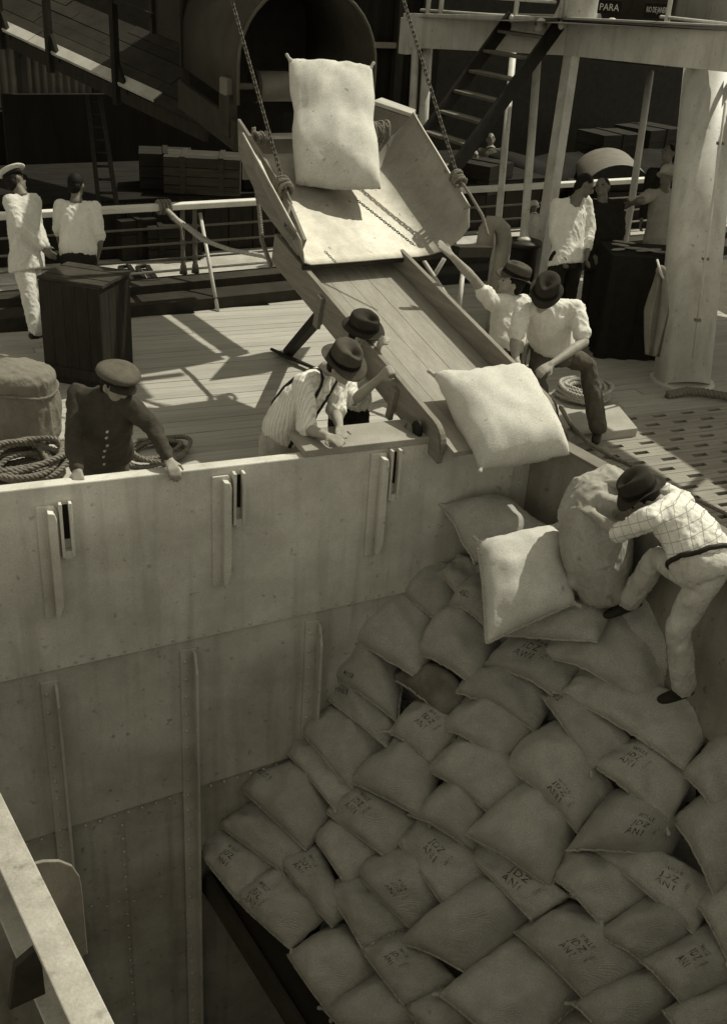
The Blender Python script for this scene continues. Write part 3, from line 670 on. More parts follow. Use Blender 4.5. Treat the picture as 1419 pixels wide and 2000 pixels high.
# loose sacks on top of the heap
def free_sack(lab, cs, T, seed, mat=burlap, group='sacks heaped in the hold', flip=False, **kw):
    cs = [P(*q) for q in cs]; n = (cs[3]-cs[0]).cross(cs[1]-cs[0]).normalized()
    if n.dot(CF) > 0: n = -n
    return make_sack(lab, cs, T, seed, n, mat, group, **kw)
free_sack('dark tumbled sack resting against the coaming behind the others', [(860,985,7.62),(975,962,7.75),(1085,1040,7.45),(925,1108,7.35)], .15, 71)
free_sack('tumbled sack on top of the heap with a bright sunlit patch', [(928,1050,7.2),(1100,1014,7.3),(1128,1182,6.95),(946,1264,6.85)], .15, 72, burl2, seam=('r', 'b'))
free_sack('sack lying crosswise under the sunlit tumbled sack', [(950,1240,7.15),(1050,1140,7.3),(1206,1188,7.1),(1172,1258,6.95)], .12, 73)
b0 = P(1168, 1040, 6.98); ts = thing('burlap_sack', 'bulging speckled sack being hauled upright by the man in checked shirt', 'sack', P(1168, 1150, 7.0), 'sacks being moved')
m = MB(); Dk = 6.98
m.tube([P(1172, 1128, Dk), P(1168, 1100, Dk-.02), P(1163, 1050, Dk-.03), P(1156, 1000, Dk-.02), P(1162, 968, Dk), P(1192, 950, Dk+.02), P(1226, 958, Dk+.05)], [.19, .225, .235, .225, .19, .15, .10], 20, True)
m.ell(P(1120, 1136, Dk), V((1, 0, 0)), V((0, 1, 0)), UP, .07, .08, .05); m.ell(P(1222, 1132, Dk), V((1, 0, 0)), V((0, 1, 0)), UP, .07, .08, .05)
m.tube([P(1178, 975, Dk-.22), P(1205, 985, Dk-.24), P(1228, 1000, Dk-.2)], [.05, .055, .03], 10, True)
me = remesh(m, .012, 14, .010, 7, 5, off=P(1168, 1150, 7.0)); me.materials.append(speck); put('sack_body', me, ts)
# sacks in motion
_fl = lambda x, y: (HP(x, y, P(597, 519, 8.55), V((.227, -.393, .891)))-CO).dot(CF)
db = _fl(655, 382)-.14
free_sack('sack standing on end as it drops off the conveyor into the steel tray', [(576,360,db),(562,112,db+.30),(728,126,db+.34),(746,374,db+.03)], .17, 75, burl2, 'sacks being moved', sharp=.46, bot=.9, fold=.012, seam=(), ears=((0, 1), (1, 1)), waist=.22, slump=.8, lump=.016, pull=.0, rnd=.10)
free_sack('sack sliding off the end of the wooden chute into the hold', [(940,914,7.05),(842,730,7.55),(1032,712,7.75),(1116,890,7.3)], .20, 76, burl2, 'sacks being moved', bot=.9, sharp=.45, seam=(), ears=((0, 0), (0, 1)), pull=.05, rnd=.06, lump=.016, slump=.5)
# staging the heap is built on
pm = MB(); e0 = HP(396, 1662, PP-NP*.40, NP); e1 = HP(700, 2110, PP-NP*.40, NP); ed = (e1-e0).normalized()
for k in range(2): pass
pl = [CW(400, 1665), HP(720, 2160, PP-NP*.2, NP)]
st = thing('cargo_staging', 'dark plank staging edge below the open left side of the heap', 'staging', pl[0]-UP*.6)
a, b = pl[0]-UP*.30, pl[1]-UP*.34
MB().bar(a, b, .05, .22).build('edge_board', M('staging_wood', .06, .85, .3, 3), st)
q1 = (KC+BB*.0)*1; q1 = V((KC.x, KC.y, 0))
def onp(x, y, off): return HP(x, y, PP-NP*off, NP)
m = MB(); cc = [a, b, KC+RB*3.9-UP*4.4, KC+RB*.05-UP*1.05]
m.prism(cc, -UP*.05); m.build('light_block_floor', holdm, st)  # floor added under the heap to keep light out of the gaps
# the buried layer of the heap, seen only in the chinks between the top sacks
vs = []; fs = []; NX, NY = 110, 110
X1 = (b-a); Y1 = ((KC+BB*.1-UP*.75)-a); 
for i in range(NX+1):
    for k in range(NY+1):
        x, y = 385+1115*i/NX, 1080+1010*k/NY
        gx, gy = x*.72+y*.70, -x*.70+y*.72
        cell = abs(math.sin(gx*.0205+.6*math.sin(gy*.011)))**.5*abs(math.sin(gy*.034+1.2*math.sin(gx*.009)))**.5
        vs.append(HP(x, y, PP-NP*(.47-.13*cell+.03*noise.noise(V((x*.01, y*.01, 0)))), NP))
keep = lambda q: (q-W0).dot(BB) > .03 and (KC-q).dot(RN) > .02 and (q-a).dot((b-a).cross(UP))*(1 if (KC-a).dot((b-a).cross(UP)) > 0 else -1) > .22*(b-a).length
for i in range(NX):
    for k in range(NY):
        f = (i*(NY+1)+k, (i+1)*(NY+1)+k, (i+1)*(NY+1)+k+1, i*(NY+1)+k+1)
        if all(keep(vs[q]) for q in f): fs.append(f)
o = MB().add(vs, fs).build('buried_sacks', burlap, None, smooth=True); tag(o, 'buried burlap sacks showing only in chinks of the heap', 'sacks', None, 'stuff')
# ------------------------------------------------------------------ wooden chute
E2 = V((.866, .5, 0)); E1 = V((-.5, .866, .233)).normalized(); EN = E2.cross(E1)
L0 = G(868, 862, .82)
def ch(s, w_, h=0): return L0+E1*s+E2*w_+EN*h
ct = thing('wooden_chute', 'long planked wooden chute leading down over the coaming edge', 'chute', ch(1.2, .4, -.4))
nb = 5; wb_ = .87/nb
for k in range(nb):
    MB().box(ch(1.35, wb_*(k+.5), -.02+random.uniform(-.0015, .0015)), E1, E2, EN, 1.48, wb_/2-.0018, .02).build('floor_plank', chutew, ct)
def board(w_, y0, s1, h0, h1):
    pts = [ch(s1, w_, h0), ch(-.04, w_, h0), ch(-.04, w_, -.02)]
    pts += [ch(-.04+.16*(1-math.cos(a)), w_, h1-.13*(1-math.sin(a))) for a in [PI/2*k/6 for k in range(7)]]
    pts += [ch(s1, w_, h1)]
    return MB().prism(pts, E2*.042)
bl = board(-.046, 0, 2.9, -.16, .10).build('side_board', chutes, ct, bevel=.006)
br_ = board(.874, 0, 2.9, -.12, .17).build('side_board', chutes, ct, bevel=.006)
for s in (.15, 1.0, 1.8, 2.6): MB().box(ch(s, .435, -.09), E1, E2, EN, .05, .43, .045).build('bearer', chutes, ct)
for s in (.05, .45, 1.0, 1.5, 2.0, 2.5):
    for k in range(nb):
        pass
# cleats and bolt ring on the near board
MB().box(ch(.62, -.064, -.10), E1, E2, EN, .03, .018, .13).build('cleat', chutes, ct, bevel=.004)
MB().box(ch(1.9, -.064, -.08), E1, E2, EN, .04, .018, .14).build('cleat', chutes, ct, bevel=.004)
rg = thing('snatch_block', 'black iron snatch block with ring hung on the end of the chute side', 'pulley block', ch(.22, -.1, -.2))
MB().lathe(ch(.20, -.085, -.03), E1, EN, -E2, [(.03, 0), (.055, .004), (.058, .02), (.055, .032), (.03, .036)], 14, 1.35).build('cheek', black, rg, smooth=True)
m = MB(); m.tube([ch(.27, -.12, -.10)+E1*(.055*math.cos(a))+EN*(.075*math.sin(a)) for a in [2*PI*k/16 for k in range(17)]], .008, 6); m.build('ring', greyst, rg, smooth=True)
MB().box(ch(.20, -.11, -.12), E1, E2, EN, .05, .012, .05).build('strap', black, rg, bevel=.006)
single(MB().tube([ch(-.02, .92, .02)+E1*(.14*math.cos(a)+.12)+EN*(.14*math.sin(a)) for a in [-.4+3.2*k/10 for k in range(11)]], .012, 8), 'lip_hoop', darkst, 'dark rounded iron hoop at the far corner of the chute mouth', 'hoop', smooth=True)
# plank sill where the chute rests
single(MB().box(W0+AA*2.55+UP*.032-BB*.15, AA, BB, UP, .62, .17, .026), 'sill_plank', M('sill_wood', .30, .8, .2, 3), 'flat plank on the coaming under the chute mouth, where hands rest', 'plank', bevel=.006)
# chute trestle: dark leaning prop and rods beside the chute, light braces on the far side
single(MB().bar(G(562, 690, .0), P(640, 600, 8.75), .09, .09), 'leaning_prop', dcrate, 'dark square timber propping up the chute on its left side', 'prop', bevel=.006)
for k in range(4):
    single(MB().tube([G(530+7*k, 682+4*k, .03+.022*(k % 2)), G(640+8*k, 730+3*k, .05)], .017, 7), 'iron_rod', darkst, 'one of the bundled dark iron rods lying by the chute prop', 'rod', 'iron rods by the chute prop', smooth=True)
tr_ = thing('chute_trestle', 'timber trestle with slanting rope-thin braces behind the reaching man', 'trestle', G(880, 640, 0))
for a, b, r in ((P(868, 505, 10.0), P(812, 600, 10.2), .022), (P(828, 510, 9.9), P(890, 605, 9.6), .02), (P(905, 520, 9.9), P(895, 612, 9.7), .025)):
    MB().tube([a, b], r, 7).build('brace', palew if r < .024 else whitep, tr_, smooth=True)
MB().bar(P(885, 490, 9.7), P(950, 490, 10.1), .13, .10).build('cross_beam', darkst, tr_, bevel=.006)
MB().bar(P(900, 500, 9.9), V((P(900, 500, 9.9).x, P(900, 500, 9.9).y, 0)), .12, .12).build('post', darkst, tr_)
# ------------------------------------------------------------------ steel tray slung on chains
TH = math.radians(27); T1 = V((-.5*math.cos(TH), .866*math.cos(TH), math.sin(TH))); TN = E2.cross(T1)
TL = P(597, 519, 8.55)
def ty(s, w_, h=0): return TL+T1*s+E2*w_+TN*h
tt = thing('steel_tray', 'sunlit steel tray with tall right side hung on two chains below the conveyor', 'tray', ty(0, .6))
def prof(k):      # across the tray: left lip, flat floor, tall flared right side
    pts = [(-.075, .22), (-.06, .20), (-.045, .12), (-.02, .03), (.05, 0)]
    pts += [(.05+i*.255, 0) for i in range(1, 5)]
    pts += [(1.17, .010), (1.27, .04), (1.365, .10), (1.445, .18), (1.51, .27), (1.555, .36)]
    return pts
Ls = 1.42; vs = []; fs = []; npf = len(prof(0)); nsl = 14
for i in range(nsl+1):
    s = Ls*i/nsl
    for j, (w_, h) in enumerate(prof(0)):
        k = 1.0; ss = s
        if h > .02:                                  # rounded front corners of the raised sides
            hm = h/(.36 if w_ > .5 else .22); cut = (.20 if w_ > .5 else .16)*(1-(1-hm**3)**.5)
            ss = cut+(Ls-cut)*i/nsl
            if w_ > .5: h *= (.94+.18*i/nsl)
        wv = .006*noise.noise(V((s*2, w_*3, 1.1)))
        vs.append(ty(ss, w_, h+wv))
for i in range(nsl):
    for j in range(npf-1): a = i*npf+j; fs.append((a, a+1, a+npf+1, a+npf))
o = MB().add(vs, fs).build('pan', steel, tt, smooth=True); q = o.modifiers.new('t', 'SOLIDIFY'); q.thickness = .012; q.offset = 0
q = o.modifiers.new('b', 'BEVEL'); q.width = .003; q.segments = 1; q.limit_method = 'ANGLE'
rim = [vs[i*npf+npf-1] for i in range(nsl, -1, -1)]
MB().tube(rim, .013, 7).build('rim_rod', steel, tt, smooth=True)
MB().tube([vs[i*npf] for i in range(nsl+1)], .012, 7).build('rim_rod', steel, tt, smooth=True)
MB().bar(ty(.01, -.02, -.025), ty(.01, 1.2, -.025), .03, .035, up=TN).build('front_stiffener', darkst, tt)
MB().bar(ty(.55, .42, -.028), ty(.55, 1.2, -.028), .05, .03, up=TN).build('cross_stiffener', darkst, tt)
# wooden cheek board beside the tray on the left and board box at right
single(MB().prism([P(470, 232, 9.55), P(556, 362, 9.0), P(600, 468, 8.62), P(588, 500, 8.66), P(520, 410, 9.15), P(472, 300, 9.6)], E2*-.03), 'cheek_board', chutes, 'weathered wooden cheek board along the left of the steel tray', 'board', bevel=.004)
bx = thing('head_box', 'grey wooden box at the foot of the hood, right of the falling sack', 'box', P(765, 290, 10.2))
a, b = P(728, 196, 10.1), P(806, 222, 10.35)
MB().prism([a, P(745, 190, 10.7), P(812, 214, 10.9), b], -UP*.04).build('lid', palew, bx, bevel=.006)
MB().prism([a-UP*.045, b-UP*.045, b-UP*.62, a-UP*.62], (P(745, 190, 10.7)-a)*.9).build('case', greyst, bx)
# ------------------------------------------------------------------ chains
def link_mesh():
    m = MB(); pts = []
    for k in range(17):
        a = 2*PI*k/16; x = .012*math.cos(a); z = .014*math.sin(a)+(.014 if math.sin(a) > 0 else -.014 if math.sin(a) < -1e-6 else 0)
        pts.append(V((x, 0, z)))
    m.tube(pts, .0055, 6); me = m.mesh('link'); me.materials.append(M('chain_iron', .10, .4, .3, 20, .1)); me.polygons.foreach_set('use_smooth', [True]*len(me.polygons)); return me
LINK = link_mesh()
def chain(a, b, label, sc=1.0):
    t = thing('chain', label, 'chain', b, 'chains holding the tray'); d = (a-b); L = d.length; d.normalize(); n = int(L/(.043*sc))
    q = d.to_track_quat('Z', 'Y').to_matrix().to_4x4()
    for k in range(n):
        o = bpy.data.objects.new('link', LINK); COL.objects.link(o); o.parent = t
        sagx = 0
        o.matrix_local = Matrix.Translation(d*(k*.043*sc)) @ q @ Matrix.Rotation(PI/2*(k % 2)+.3, 4, 'Z') @ Matrix.Scale(sc, 4)
    return t
lc = P(553, 356, 8.95); rc = P(893, 343, 9.15)
chain(lc+(P(453, 0, 9.3)-lc)*1.45, lc, 'left of the two chains, running up past the hood edge', 1.15)
chain(rc+(P(788, 0, 9.5)-rc)*1.45, rc, 'right of the two chains, running up across the white upper deck', 1.15)
chain(P(690, 385, 8.72), P(808, 478, 8.47), 'thin short chain lying across the floor of the steel tray', .6)
def lash(name, c, n, r, k, label, mat=ropem, tail=None):
    t = thing(name, label, 'rope', c); ax = n.orthogonal().normalized(); ay = n.cross(ax)
    for i in range(k):
        o_ = n*(.028*(i-k/2)); m = MB(); rr = r*random.uniform(.9, 1.15); tl = random.uniform(-.4, .4)
        m.rope([c+o_+ax*(rr*math.cos(a))+ay*(rr*math.sin(a))+n*(tl*rr*math.cos(a)) for a in [2*PI*j/14 for j in range(15)]], .016, .06); m.build('turn', mat, t, smooth=True)
    if tail: MB().rope(tail, .014, .06).build('tail', mat, t, smooth=True)
random.seed(2)
lash('rope_lashing', lc+V((0, 0, -.03)), T1, .06, 5, 'rope lashing at the foot of the left chain', tail=[lc, lc+T1*-.2-UP*.05, ty(.35, -.08, .1), ty(.15, -.085, .16)])
lash('rope_lashing', rc+V((0, 0, -.02)), T1, .05, 4, 'rope lashing at the foot of the right chain on the tray rim', tail=[rc, rc-T1*.25, rc-T1*.5-UP*.02, rc-T1*.62-UP*.1])
lash('rope_lashing', P(512, 270, 9.7), E2, .05, 4, 'rope turns at the left end of the roller shaft')
lash('rope_lashing', P(742, 258, 9.75), E2, .085, 6, 'thick rope turns right of the falling sack')
rr_ = [P(300+0, 0, 9)]
single(MB().rope([P(496, 250, 9.8), P(494, 330, 9.7), P(506, 400, 9.6), P(512, 470, 9.5), P(530, 520, 9.3)], .022, .08), 'hanging_rope', ropem, 'rope hanging down beside the cheek board left of the tray', 'rope', smooth=True)
# ------------------------------------------------------------------ conveyor head with hood
HB = P(600, 205, 10.35); AX = V((-.5, .866, 0))
cv = thing('conveyor_hood', 'dark arched steel hood of the sack conveyor with housing behind it', 'conveyor', HB-UP*.4)
def arch(c, r, hs, n=18):
    return [c-E2*r]+[c-E2*(r*math.cos(PI*k/n))+UP*(hs+r*math.sin(PI*k/n)*.98) for k in range(n+1)]+[c+E2*r]
R0 = .73; a0 = arch(HB, R0, .36); a1 = arch(HB+AX*1.6+UP*.18, R0, .36)
m = MB(); n_ = len(a0); m.add(a0+a1, [(i, i+1, n_+i+1, n_+i) for i in range(n_-1)])
o = m.build('hood', M('hood_iron', .05, .5, .25, 3, .1), cv, smooth=True); q = o.modifiers.new('t', 'SOLIDIFY'); q.thickness = .012; q.offset = 0
MB().tube([q_-AX*.01 for q_ in a0], .015, 8).build('hood_rim', M('rim_iron', .09, .5, .2), cv, smooth=True)
MB().prism([HB+AX*1.58-E2*.72-UP*.3, HB+AX*1.58+E2*.72-UP*.3, HB+AX*1.58+E2*.72+UP*1.3, HB+AX*1.58-E2*.72+UP*1.3], AX*.03).build('back_plate', black, cv)
MB().tube([HB-E2*.45+AX*.25+UP*.14, HB+E2*.55+AX*.25+UP*.14], .14, 22).build('drum', M('drum_rubber', .16, .35, .2, 5), cv, smooth=True)
for e_ in (-.47, .56): MB().tube([HB+E2*e_+AX*.25+UP*.14, HB+E2*(e_+.03)+AX*.25+UP*.14], .155, 22).build('drum_flange', darkst, cv)
MB().tube([HB-E2*.76+AX*.25+UP*.14, HB+E2*.8+AX*.25+UP*.14], .03, 10).build('shaft', greyst, cv, smooth=True)
MB().box(HB-E2*.74+AX*.22+UP*.14, E2, AX, UP, .06, .09, .08).build('bearing', greyst, cv, bevel=.02)
MB().box(HB-E2*.74+AX*.22-UP*.12, E2, AX, UP, .05, .12, .19).build('bearing_stand', darkst, cv, bevel=.01)
MB().box(HB-E2*.05+AX*.05-UP*.50, E2, AX, UP, .60, .02, .20).build('apron', greyst, cv)
MB().box(HB-E2*.22+AX*-.01-UP*.285, E2, AX, UP, .45, .10, .012).build('apron_top', palew, cv)
MB().bar(HB+E2*.74-UP*.25, HB+E2*.74+AX*1.6-UP*.1, .05, .28).build('side_frame', darkst, cv)
MB().bar(HB-E2*.74-UP*.28, HB-E2*.74+AX*1.6-UP*.1, .05, .28).build('side_frame', darkst, cv)
# housing running back and up to the left, above the sloping walkway
wa, wb2 = P(-60, 28, 14.9), P(398, 243, 12.4); wd = (wb2-wa).normalized(); wn = V((-wd.y, wd.x, 0)).normalized(); wt = (wn*.88+UP*.47).normalized(); WL = (wb2-wa).length
for k in range(2):
    c0 = wa+wd*(WL*(.60+.215*k))+wt*1.02; c1 = wa+wd*(WL*(.60+.215*(k+1))-.01)+wt*1.02
    MB().prism([c0-UP*.05, c1-UP*.05, c1+UP*2.0, c0+UP*1.7], wn*.03).build('housing_plate', galv, cv)
    MB().bar(c0-wn*.03-UP*.1, c0-wn*.03+UP*1.8, .06, .06, up=wd).build('batten', darkst, cv)
c0 = wa+wd*(WL*1.03)+wt*1.02; c1 = HB+AX*1.5-E2*.76
MB().prism([c0-UP*.05, c1-UP*.3, c1+UP*1.3, c0+UP*2.0], wn*.03).build('housing_plate', galv, cv)
MB().bar(c0-wn*.03-UP*.1, c0-wn*.03+UP*2.0, .07, .07, up=wd).build('batten', darkst, cv)
MB().bar(HB-AX*.5-E2*.4+UP*1.75, HB+AX*3-E2*.4+UP*1.75, .14, .18).build('boom_beam', darkst, cv)
MB().bar(HB-AX*.5+E2*.9+UP*1.75, HB+AX*3+E2*.9+UP*1.75, .14, .18).build('boom_beam', darkst, cv)
MB().bar(HB-E2*1.3+UP*1.80, HB+E2*1.5+UP*1.80, .10, .10).build('spreader', darkst, cv)
# ------------------------------------------------------------------ sloping walkway at upper left
wk = thing('sloping_walkway', 'sloping plank walkway with sunlit edge board beside the conveyor housing', 'walkway', P(300, 260, 13.3))
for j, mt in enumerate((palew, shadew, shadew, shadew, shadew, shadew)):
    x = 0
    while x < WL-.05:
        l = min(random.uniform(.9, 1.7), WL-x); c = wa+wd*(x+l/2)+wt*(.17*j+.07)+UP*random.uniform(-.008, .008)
        MB().box(c, wd, wt, wd.cross(wt), l/2-.004, .080, .02).build('plank', mt if not (j == 0 and x > WL*.68) else shadew, wk)  # edge board drops from its sunlit tone to the shaded one
        x += l
MB().bar(wa-UP*.12+wn*.05, wb2-UP*.12+wn*.05, .06, .16).build('stringer', dcrate, wk)
MB().bar(wa+wt*.9-UP*.14, wb2+wt*.9-UP*.14, .06, .16).build('stringer', dcrate, wk)
for x, y in ((12, 70), (115, 125), (243, 195)):
    fr = (x+60)/452; b = wa+(wb2-wa)*fr
    MB().bar(b-UP*.25, b+UP*1.7, .08, .08, up=wd).build('post', dcrate, wk)
    MB().prism([b+UP*.02, b+wd*.22+UP*-.08, b+UP*.30], wn*.05).build('knee', dcrate, wk)
MB().bar(wa+UP*.95, wb2+UP*.95-wd*.9, .05, .06).build('hand_rail', dcrate, wk)
for fr in (.12, ):
    b = wa+(wb2-wa)*fr+wn*.4; MB().bar(b-UP*.15, V((b.x, b.y, -.05)), .11, .11, up=wd).build('leg', dcrate, wk)
# ------------------------------------------------------------------ quay, sheds and background things
def facade(name, label, n_off, s0, s1, h, mat, pitch, zb=0):
    t = thing(name, label, 'shed', SS0+SN*n_off+SD*((s0+s1)/2))
    m = MB(); L = s1-s0; k = int(L/(pitch/4)); pts = []
    for i in range(k+1):
        s = s0+L*i/k; d = .035*math.sin(2*PI*i/4+.7); pts.append(SS0+SN*(n_off+d)+SD*s)
    m.add([p+UP*zb for p in pts]+[p+UP*h for p in pts], [(i, i+1, k+1+i+1, k+1+i) for i in range(k)]); m.build('wall', mat, t, smooth=False)
    return t
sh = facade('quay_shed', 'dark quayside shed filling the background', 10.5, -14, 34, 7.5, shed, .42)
MB().box(SS0+SN*9.9+SD*10+UP*7.6, SD, SN, UP, 24, 1.0, .08).build('eaves', darkst, sh)
for s in (-1.5, 2.2, 6.2, 10.4, 14.5):
    MB().box(SS0+SN*10.4+SD*s+UP*3.6, SD, SN, UP, .10, .10, 3.6).build('post', dcrate, sh)
    MB().box(SS0+SN*10.42+SD*(s+1.8)+UP*1.5, SD, SN, UP, 1.2, .04, 1.5).build('door', black, sh)
for z in (1.9, 3.1): MB().box(SS0+SN*10.36+SD*9+UP*z, SD, SN, UP, 20, .05, .06).build('girt', greyst, sh)
cp = P(70, 150, 15.6)
t = thing('corrugated_panel', 'pale corrugated iron panel below the sloping walkway at the left edge', 'panel', cp-UP*.7)
m = MB(); N_ = 90; pts = [cp+SD*(-1.2+2.05*i/N_)+SN*(.035*math.sin(i*PI/2.5)) for i in range(N_+1)]
m.add([q-UP*.42 for q in pts]+[q+UP*.75 for q in pts], [(i, i+1, N_+2+i, N_+1+i) for i in range(N_)]); m.build('sheet', corr, t, smooth=True)
MB().box(cp+SD*.9-UP*.9, SD, SN, UP, .06, .06, 1.5).build('post', crate, t)
MB().box(cp-SD*.2-UP*1.45+SN*.2, SD, SN, UP, 1.4, .1, .95).build('dark_boarding', M('boarding_black', .012, .95, .2), t)
# loading-bay boarding between walkway and quay
single(MB().box(P(300, 330, 16.4), SD, SN, UP, 2.2, .06, 1.1), 'boarded_bay', shed, 'dark boarded bay behind the strapped crate', 'boarding')
# low loading platform along the quay
lp = thing('loading_platform', 'low dark boarded loading platform carrying crates beyond the white rail', 'platform', SS0+SN*2.6+SD*1)
for i in range(44):
    MB().box(SS0+SD*(-7.9+.36*i)+SN*1.62+UP*.355, SD, SN, UP, .172, .02, .355+random.uniform(-.01, .01)).build('front_board', dcrate, lp)
for i in range(7):
    MB().box(SS0+SD*0+SN*(1.78+.36*i)+UP*.725, SD, SN, UP, 7.9, .175, .02).build('top_board', M('shaded_platform_board', .015, .9, .3, 3), lp)  # near-black top boards stand in for shade on the platform
dk = thing('added_dark_cargo', 'low cargo under dark tarpaulin beyond the rail at right', 'cargo', SS0+SN*3.4+SD*14)  # dark cargo added to cover the bright quay
m = MB(); rr_ = []
for i in range(40):
    s_ = 8.0+9.5*i/39; h_ = .72+.12*noise.noise(V((i*.37, 0, 0)))
    rr_.append([SS0+SD*s_+SN*n_+UP*z_ for n_, z_ in ((2.1, 0), (2.15, h_*.6), (2.3, h_*.95), (2.7, h_), (3.4, h_+.06), (3.6, 0))])
m.loft(rr_); m.build('tarpaulin', M('tarpaulin', .012, .9, .3, 3, .3), dk, smooth=True)
# leaning ladder
ld_ = thing('leaning_ladder', 'dark wooden ladder leaning under the walkway behind the white-shirted man', 'ladder', G(215, 560, 0))
a, b = P(172, 190, 13.8), P(196, 420, 13.0); a2, b2 = P(196, 190, 13.8), P(232, 420, 13.0)
MB().bar(a, b, .05, .09).build('rail', dcrate, ld_); MB().bar(a2, b2, .05, .09).build('rail', dcrate, ld_)
for k in range(9):
    f_ = .05+.11*k; MB().tube([a+(b-a)*f_, a2+(b2-a2)*f_], .018, 6).build('rung', dcrate, ld_)
# crates
def crate_box(label, c, wx, wy, h, rot, mat=crate, nb=4, straps=2, name='wooden_crate', group='crates on the quay', lids=3, z0=None):
    ax = V((math.cos(rot), math.sin(rot), 0)); ay = V((-ax.y, ax.x, 0)); c = V(c)
    t = thing(name, label, 'crate', c, group)
    MB().box(c+UP*h/2, ax, ay, UP, wx/2-.02, wy/2-.02, h/2-.02).build('core', dcrate, t)
    bh = h/nb
    for k in range(nb):
        z = c+UP*(bh*(k+.5))
        for sg in (-1, 1):
            MB().box(z+ay*(sg*(wy/2-.01)), ax, ay, UP, wx/2, .01, bh/2-.005).build('board', mat, t)
            MB().box(z+ax*(sg*(wx/2-.01)), ax, ay, UP, .01, wy/2-.021, bh/2-.005).build('board', mat, t)
    for k in range(lids):
        w_ = wy/lids; MB().box(c+UP*(h-.002)+ay*(-wy/2+w_*(k+.5)), ax, ay, UP, wx/2, w_/2-.004, .012).build('lid_board', mat, t)
    for k in range(straps):
        x = -wx/2+wx*(k+.5)/straps*1.0
        for sg in (-1, 1): MB().box(c+UP*(h/2+.005)+ax*x+ay*(sg*(wy/2+.008)), ax, ay, UP, .035, .008, h/2).build('batten', mat, t)
        MB().box(c+UP*(h+.018)+ax*x, ax, ay, UP, .035, wy/2+.016, .008).build('batten', mat, t)
    return t
RS = math.radians(32)
cg = G(400, 470, -.0)
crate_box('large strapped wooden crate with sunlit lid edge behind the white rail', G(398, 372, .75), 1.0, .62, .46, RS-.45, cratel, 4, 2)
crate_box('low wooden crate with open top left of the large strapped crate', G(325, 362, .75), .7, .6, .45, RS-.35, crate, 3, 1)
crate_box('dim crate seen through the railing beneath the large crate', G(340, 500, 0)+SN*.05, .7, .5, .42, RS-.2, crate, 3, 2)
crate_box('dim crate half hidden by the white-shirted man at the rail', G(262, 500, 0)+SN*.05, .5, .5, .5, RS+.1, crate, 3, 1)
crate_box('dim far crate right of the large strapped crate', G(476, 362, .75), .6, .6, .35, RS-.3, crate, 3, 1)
for i, (x, y, D, s, lb) in enumerate(((1185, 305, 19.5, .75, 'far crate left of the slim pole across the quay'), (1260, 292, 20.5, .85, 'far crate behind the slim pole across the quay'),
        (945, 372, 16.5, .55, 'crate on which the seated quay figure leans, left of the thin white pillar'))):
    crate_box(lb, P(x, y, D), s*1.3, s, .42, RS+.2*i, crate, 2, 1)
# ladder-like shadows on the quay, laid as flat black bars
for k, lb in enumerate(('left iron grate lying on the sunlit quay beyond the rail', 'right iron grate lying on the sunlit quay beyond the rail')):
    t = thing('ladder_shadow', lb, 'grate', G(255+36*k, 560, 0), 'iron grates on the quay')
    p = [G(235+34*k, 522, .03), G(252+36*k, 519, .03), G(282+34*k, 562, .03), G(262+33*k, 566, .03)]
    for i in range(4): MB().bar(p[i], p[(i+1) % 4], .06, .03).build('bar', black, t)
# ------------------------------------------------------------------ ship's rail
def SR(s, z, off=0): return SS0+SD*s+SN*off+UP*z
rl = thing('ship_rail', 'white topped ship rail with four rods along the deck edge', 'railing', SR(4, .2))
MB().box(SR(3.0, 1.0), SD, SN, UP, 9.5, .06, .035).build('top_rail', M('rail_white', .72, .6, .12, 4, .1), rl, bevel=.012)
for z in (.76, .57, .39): MB().tube([SR(-6, z), SR(12, z)], .014, 7).build('rod', greyst, rl, smooth=True)
MB().tube([SR(-6, .25), SR(12, .25)], .016, 7).build('rod', whitep, rl, smooth=True)
def s_at(x, y, z): return (G(x, y, z)-SS0).dot(SD)
for s in (s_at(370, 410, 1.0)-3.6, s_at(370, 410, 1.0)-1.9, s_at(370, 410, 1.0), s_at(393, 408, 1.0), 3.2, 5.0, 6.6, 8.2):
    m = MB(); m.tube([SR(s, .2), SR(s, .3), SR(s, .31), SR(s, .97)], [.05, .035, .03, .028], 9)
    for z in (.25, .39, .57, .76): m.ell(SR(s, z), SD, SN, UP, .042, .042, .042, 8, 5)
    m.build('stanchion', greyst, rl, smooth=True)
MB().tube([SR(s_at(400, 410, 1)+.05, .9), G(426, 608, .0)], .022, 8).build('brace', whitep, rl, smooth=True)
for k, sgn in enumerate((0, 1)):
    pass
random.seed(9)
kn = SR(s_at(322, 405, 1.0), 1.0)
t = thing('mooring_rope', 'pale rope tied to the white rail and running down towards the chute', 'rope', kn)
MB().rope([kn, P(350, 432, 11.9), P(395, 468, 11.2), P(450, 488, 10.7), P(515, 500, 10.2), P(560, 520, 9.8)], .024, .09).build('line', ropel, t, smooth=True)
MB().rope([kn+V((.02, 0, 0)), P(348, 428, 12.0), P(390, 458, 11.4), P(420, 478, 11.0)], .018, .08).build('second_line', ropel, t, smooth=True)
for i in range(4):
    m = MB(); m.rope([kn+SD*(-.06+.04*i)+SN*(.085*math.cos(a))+UP*(.07*math.sin(a)) for a in [2*PI*j/12 for j in range(13)]], .02, .07); m.build('turn', ropem, t, smooth=True)
MB().rope([kn, kn+V((.1, -.05, -.12)), kn+V((.2, -.05, -.2)), kn+V((.22, -.06, -.36))], .016, .07).build('tail', ropem, t, smooth=True)
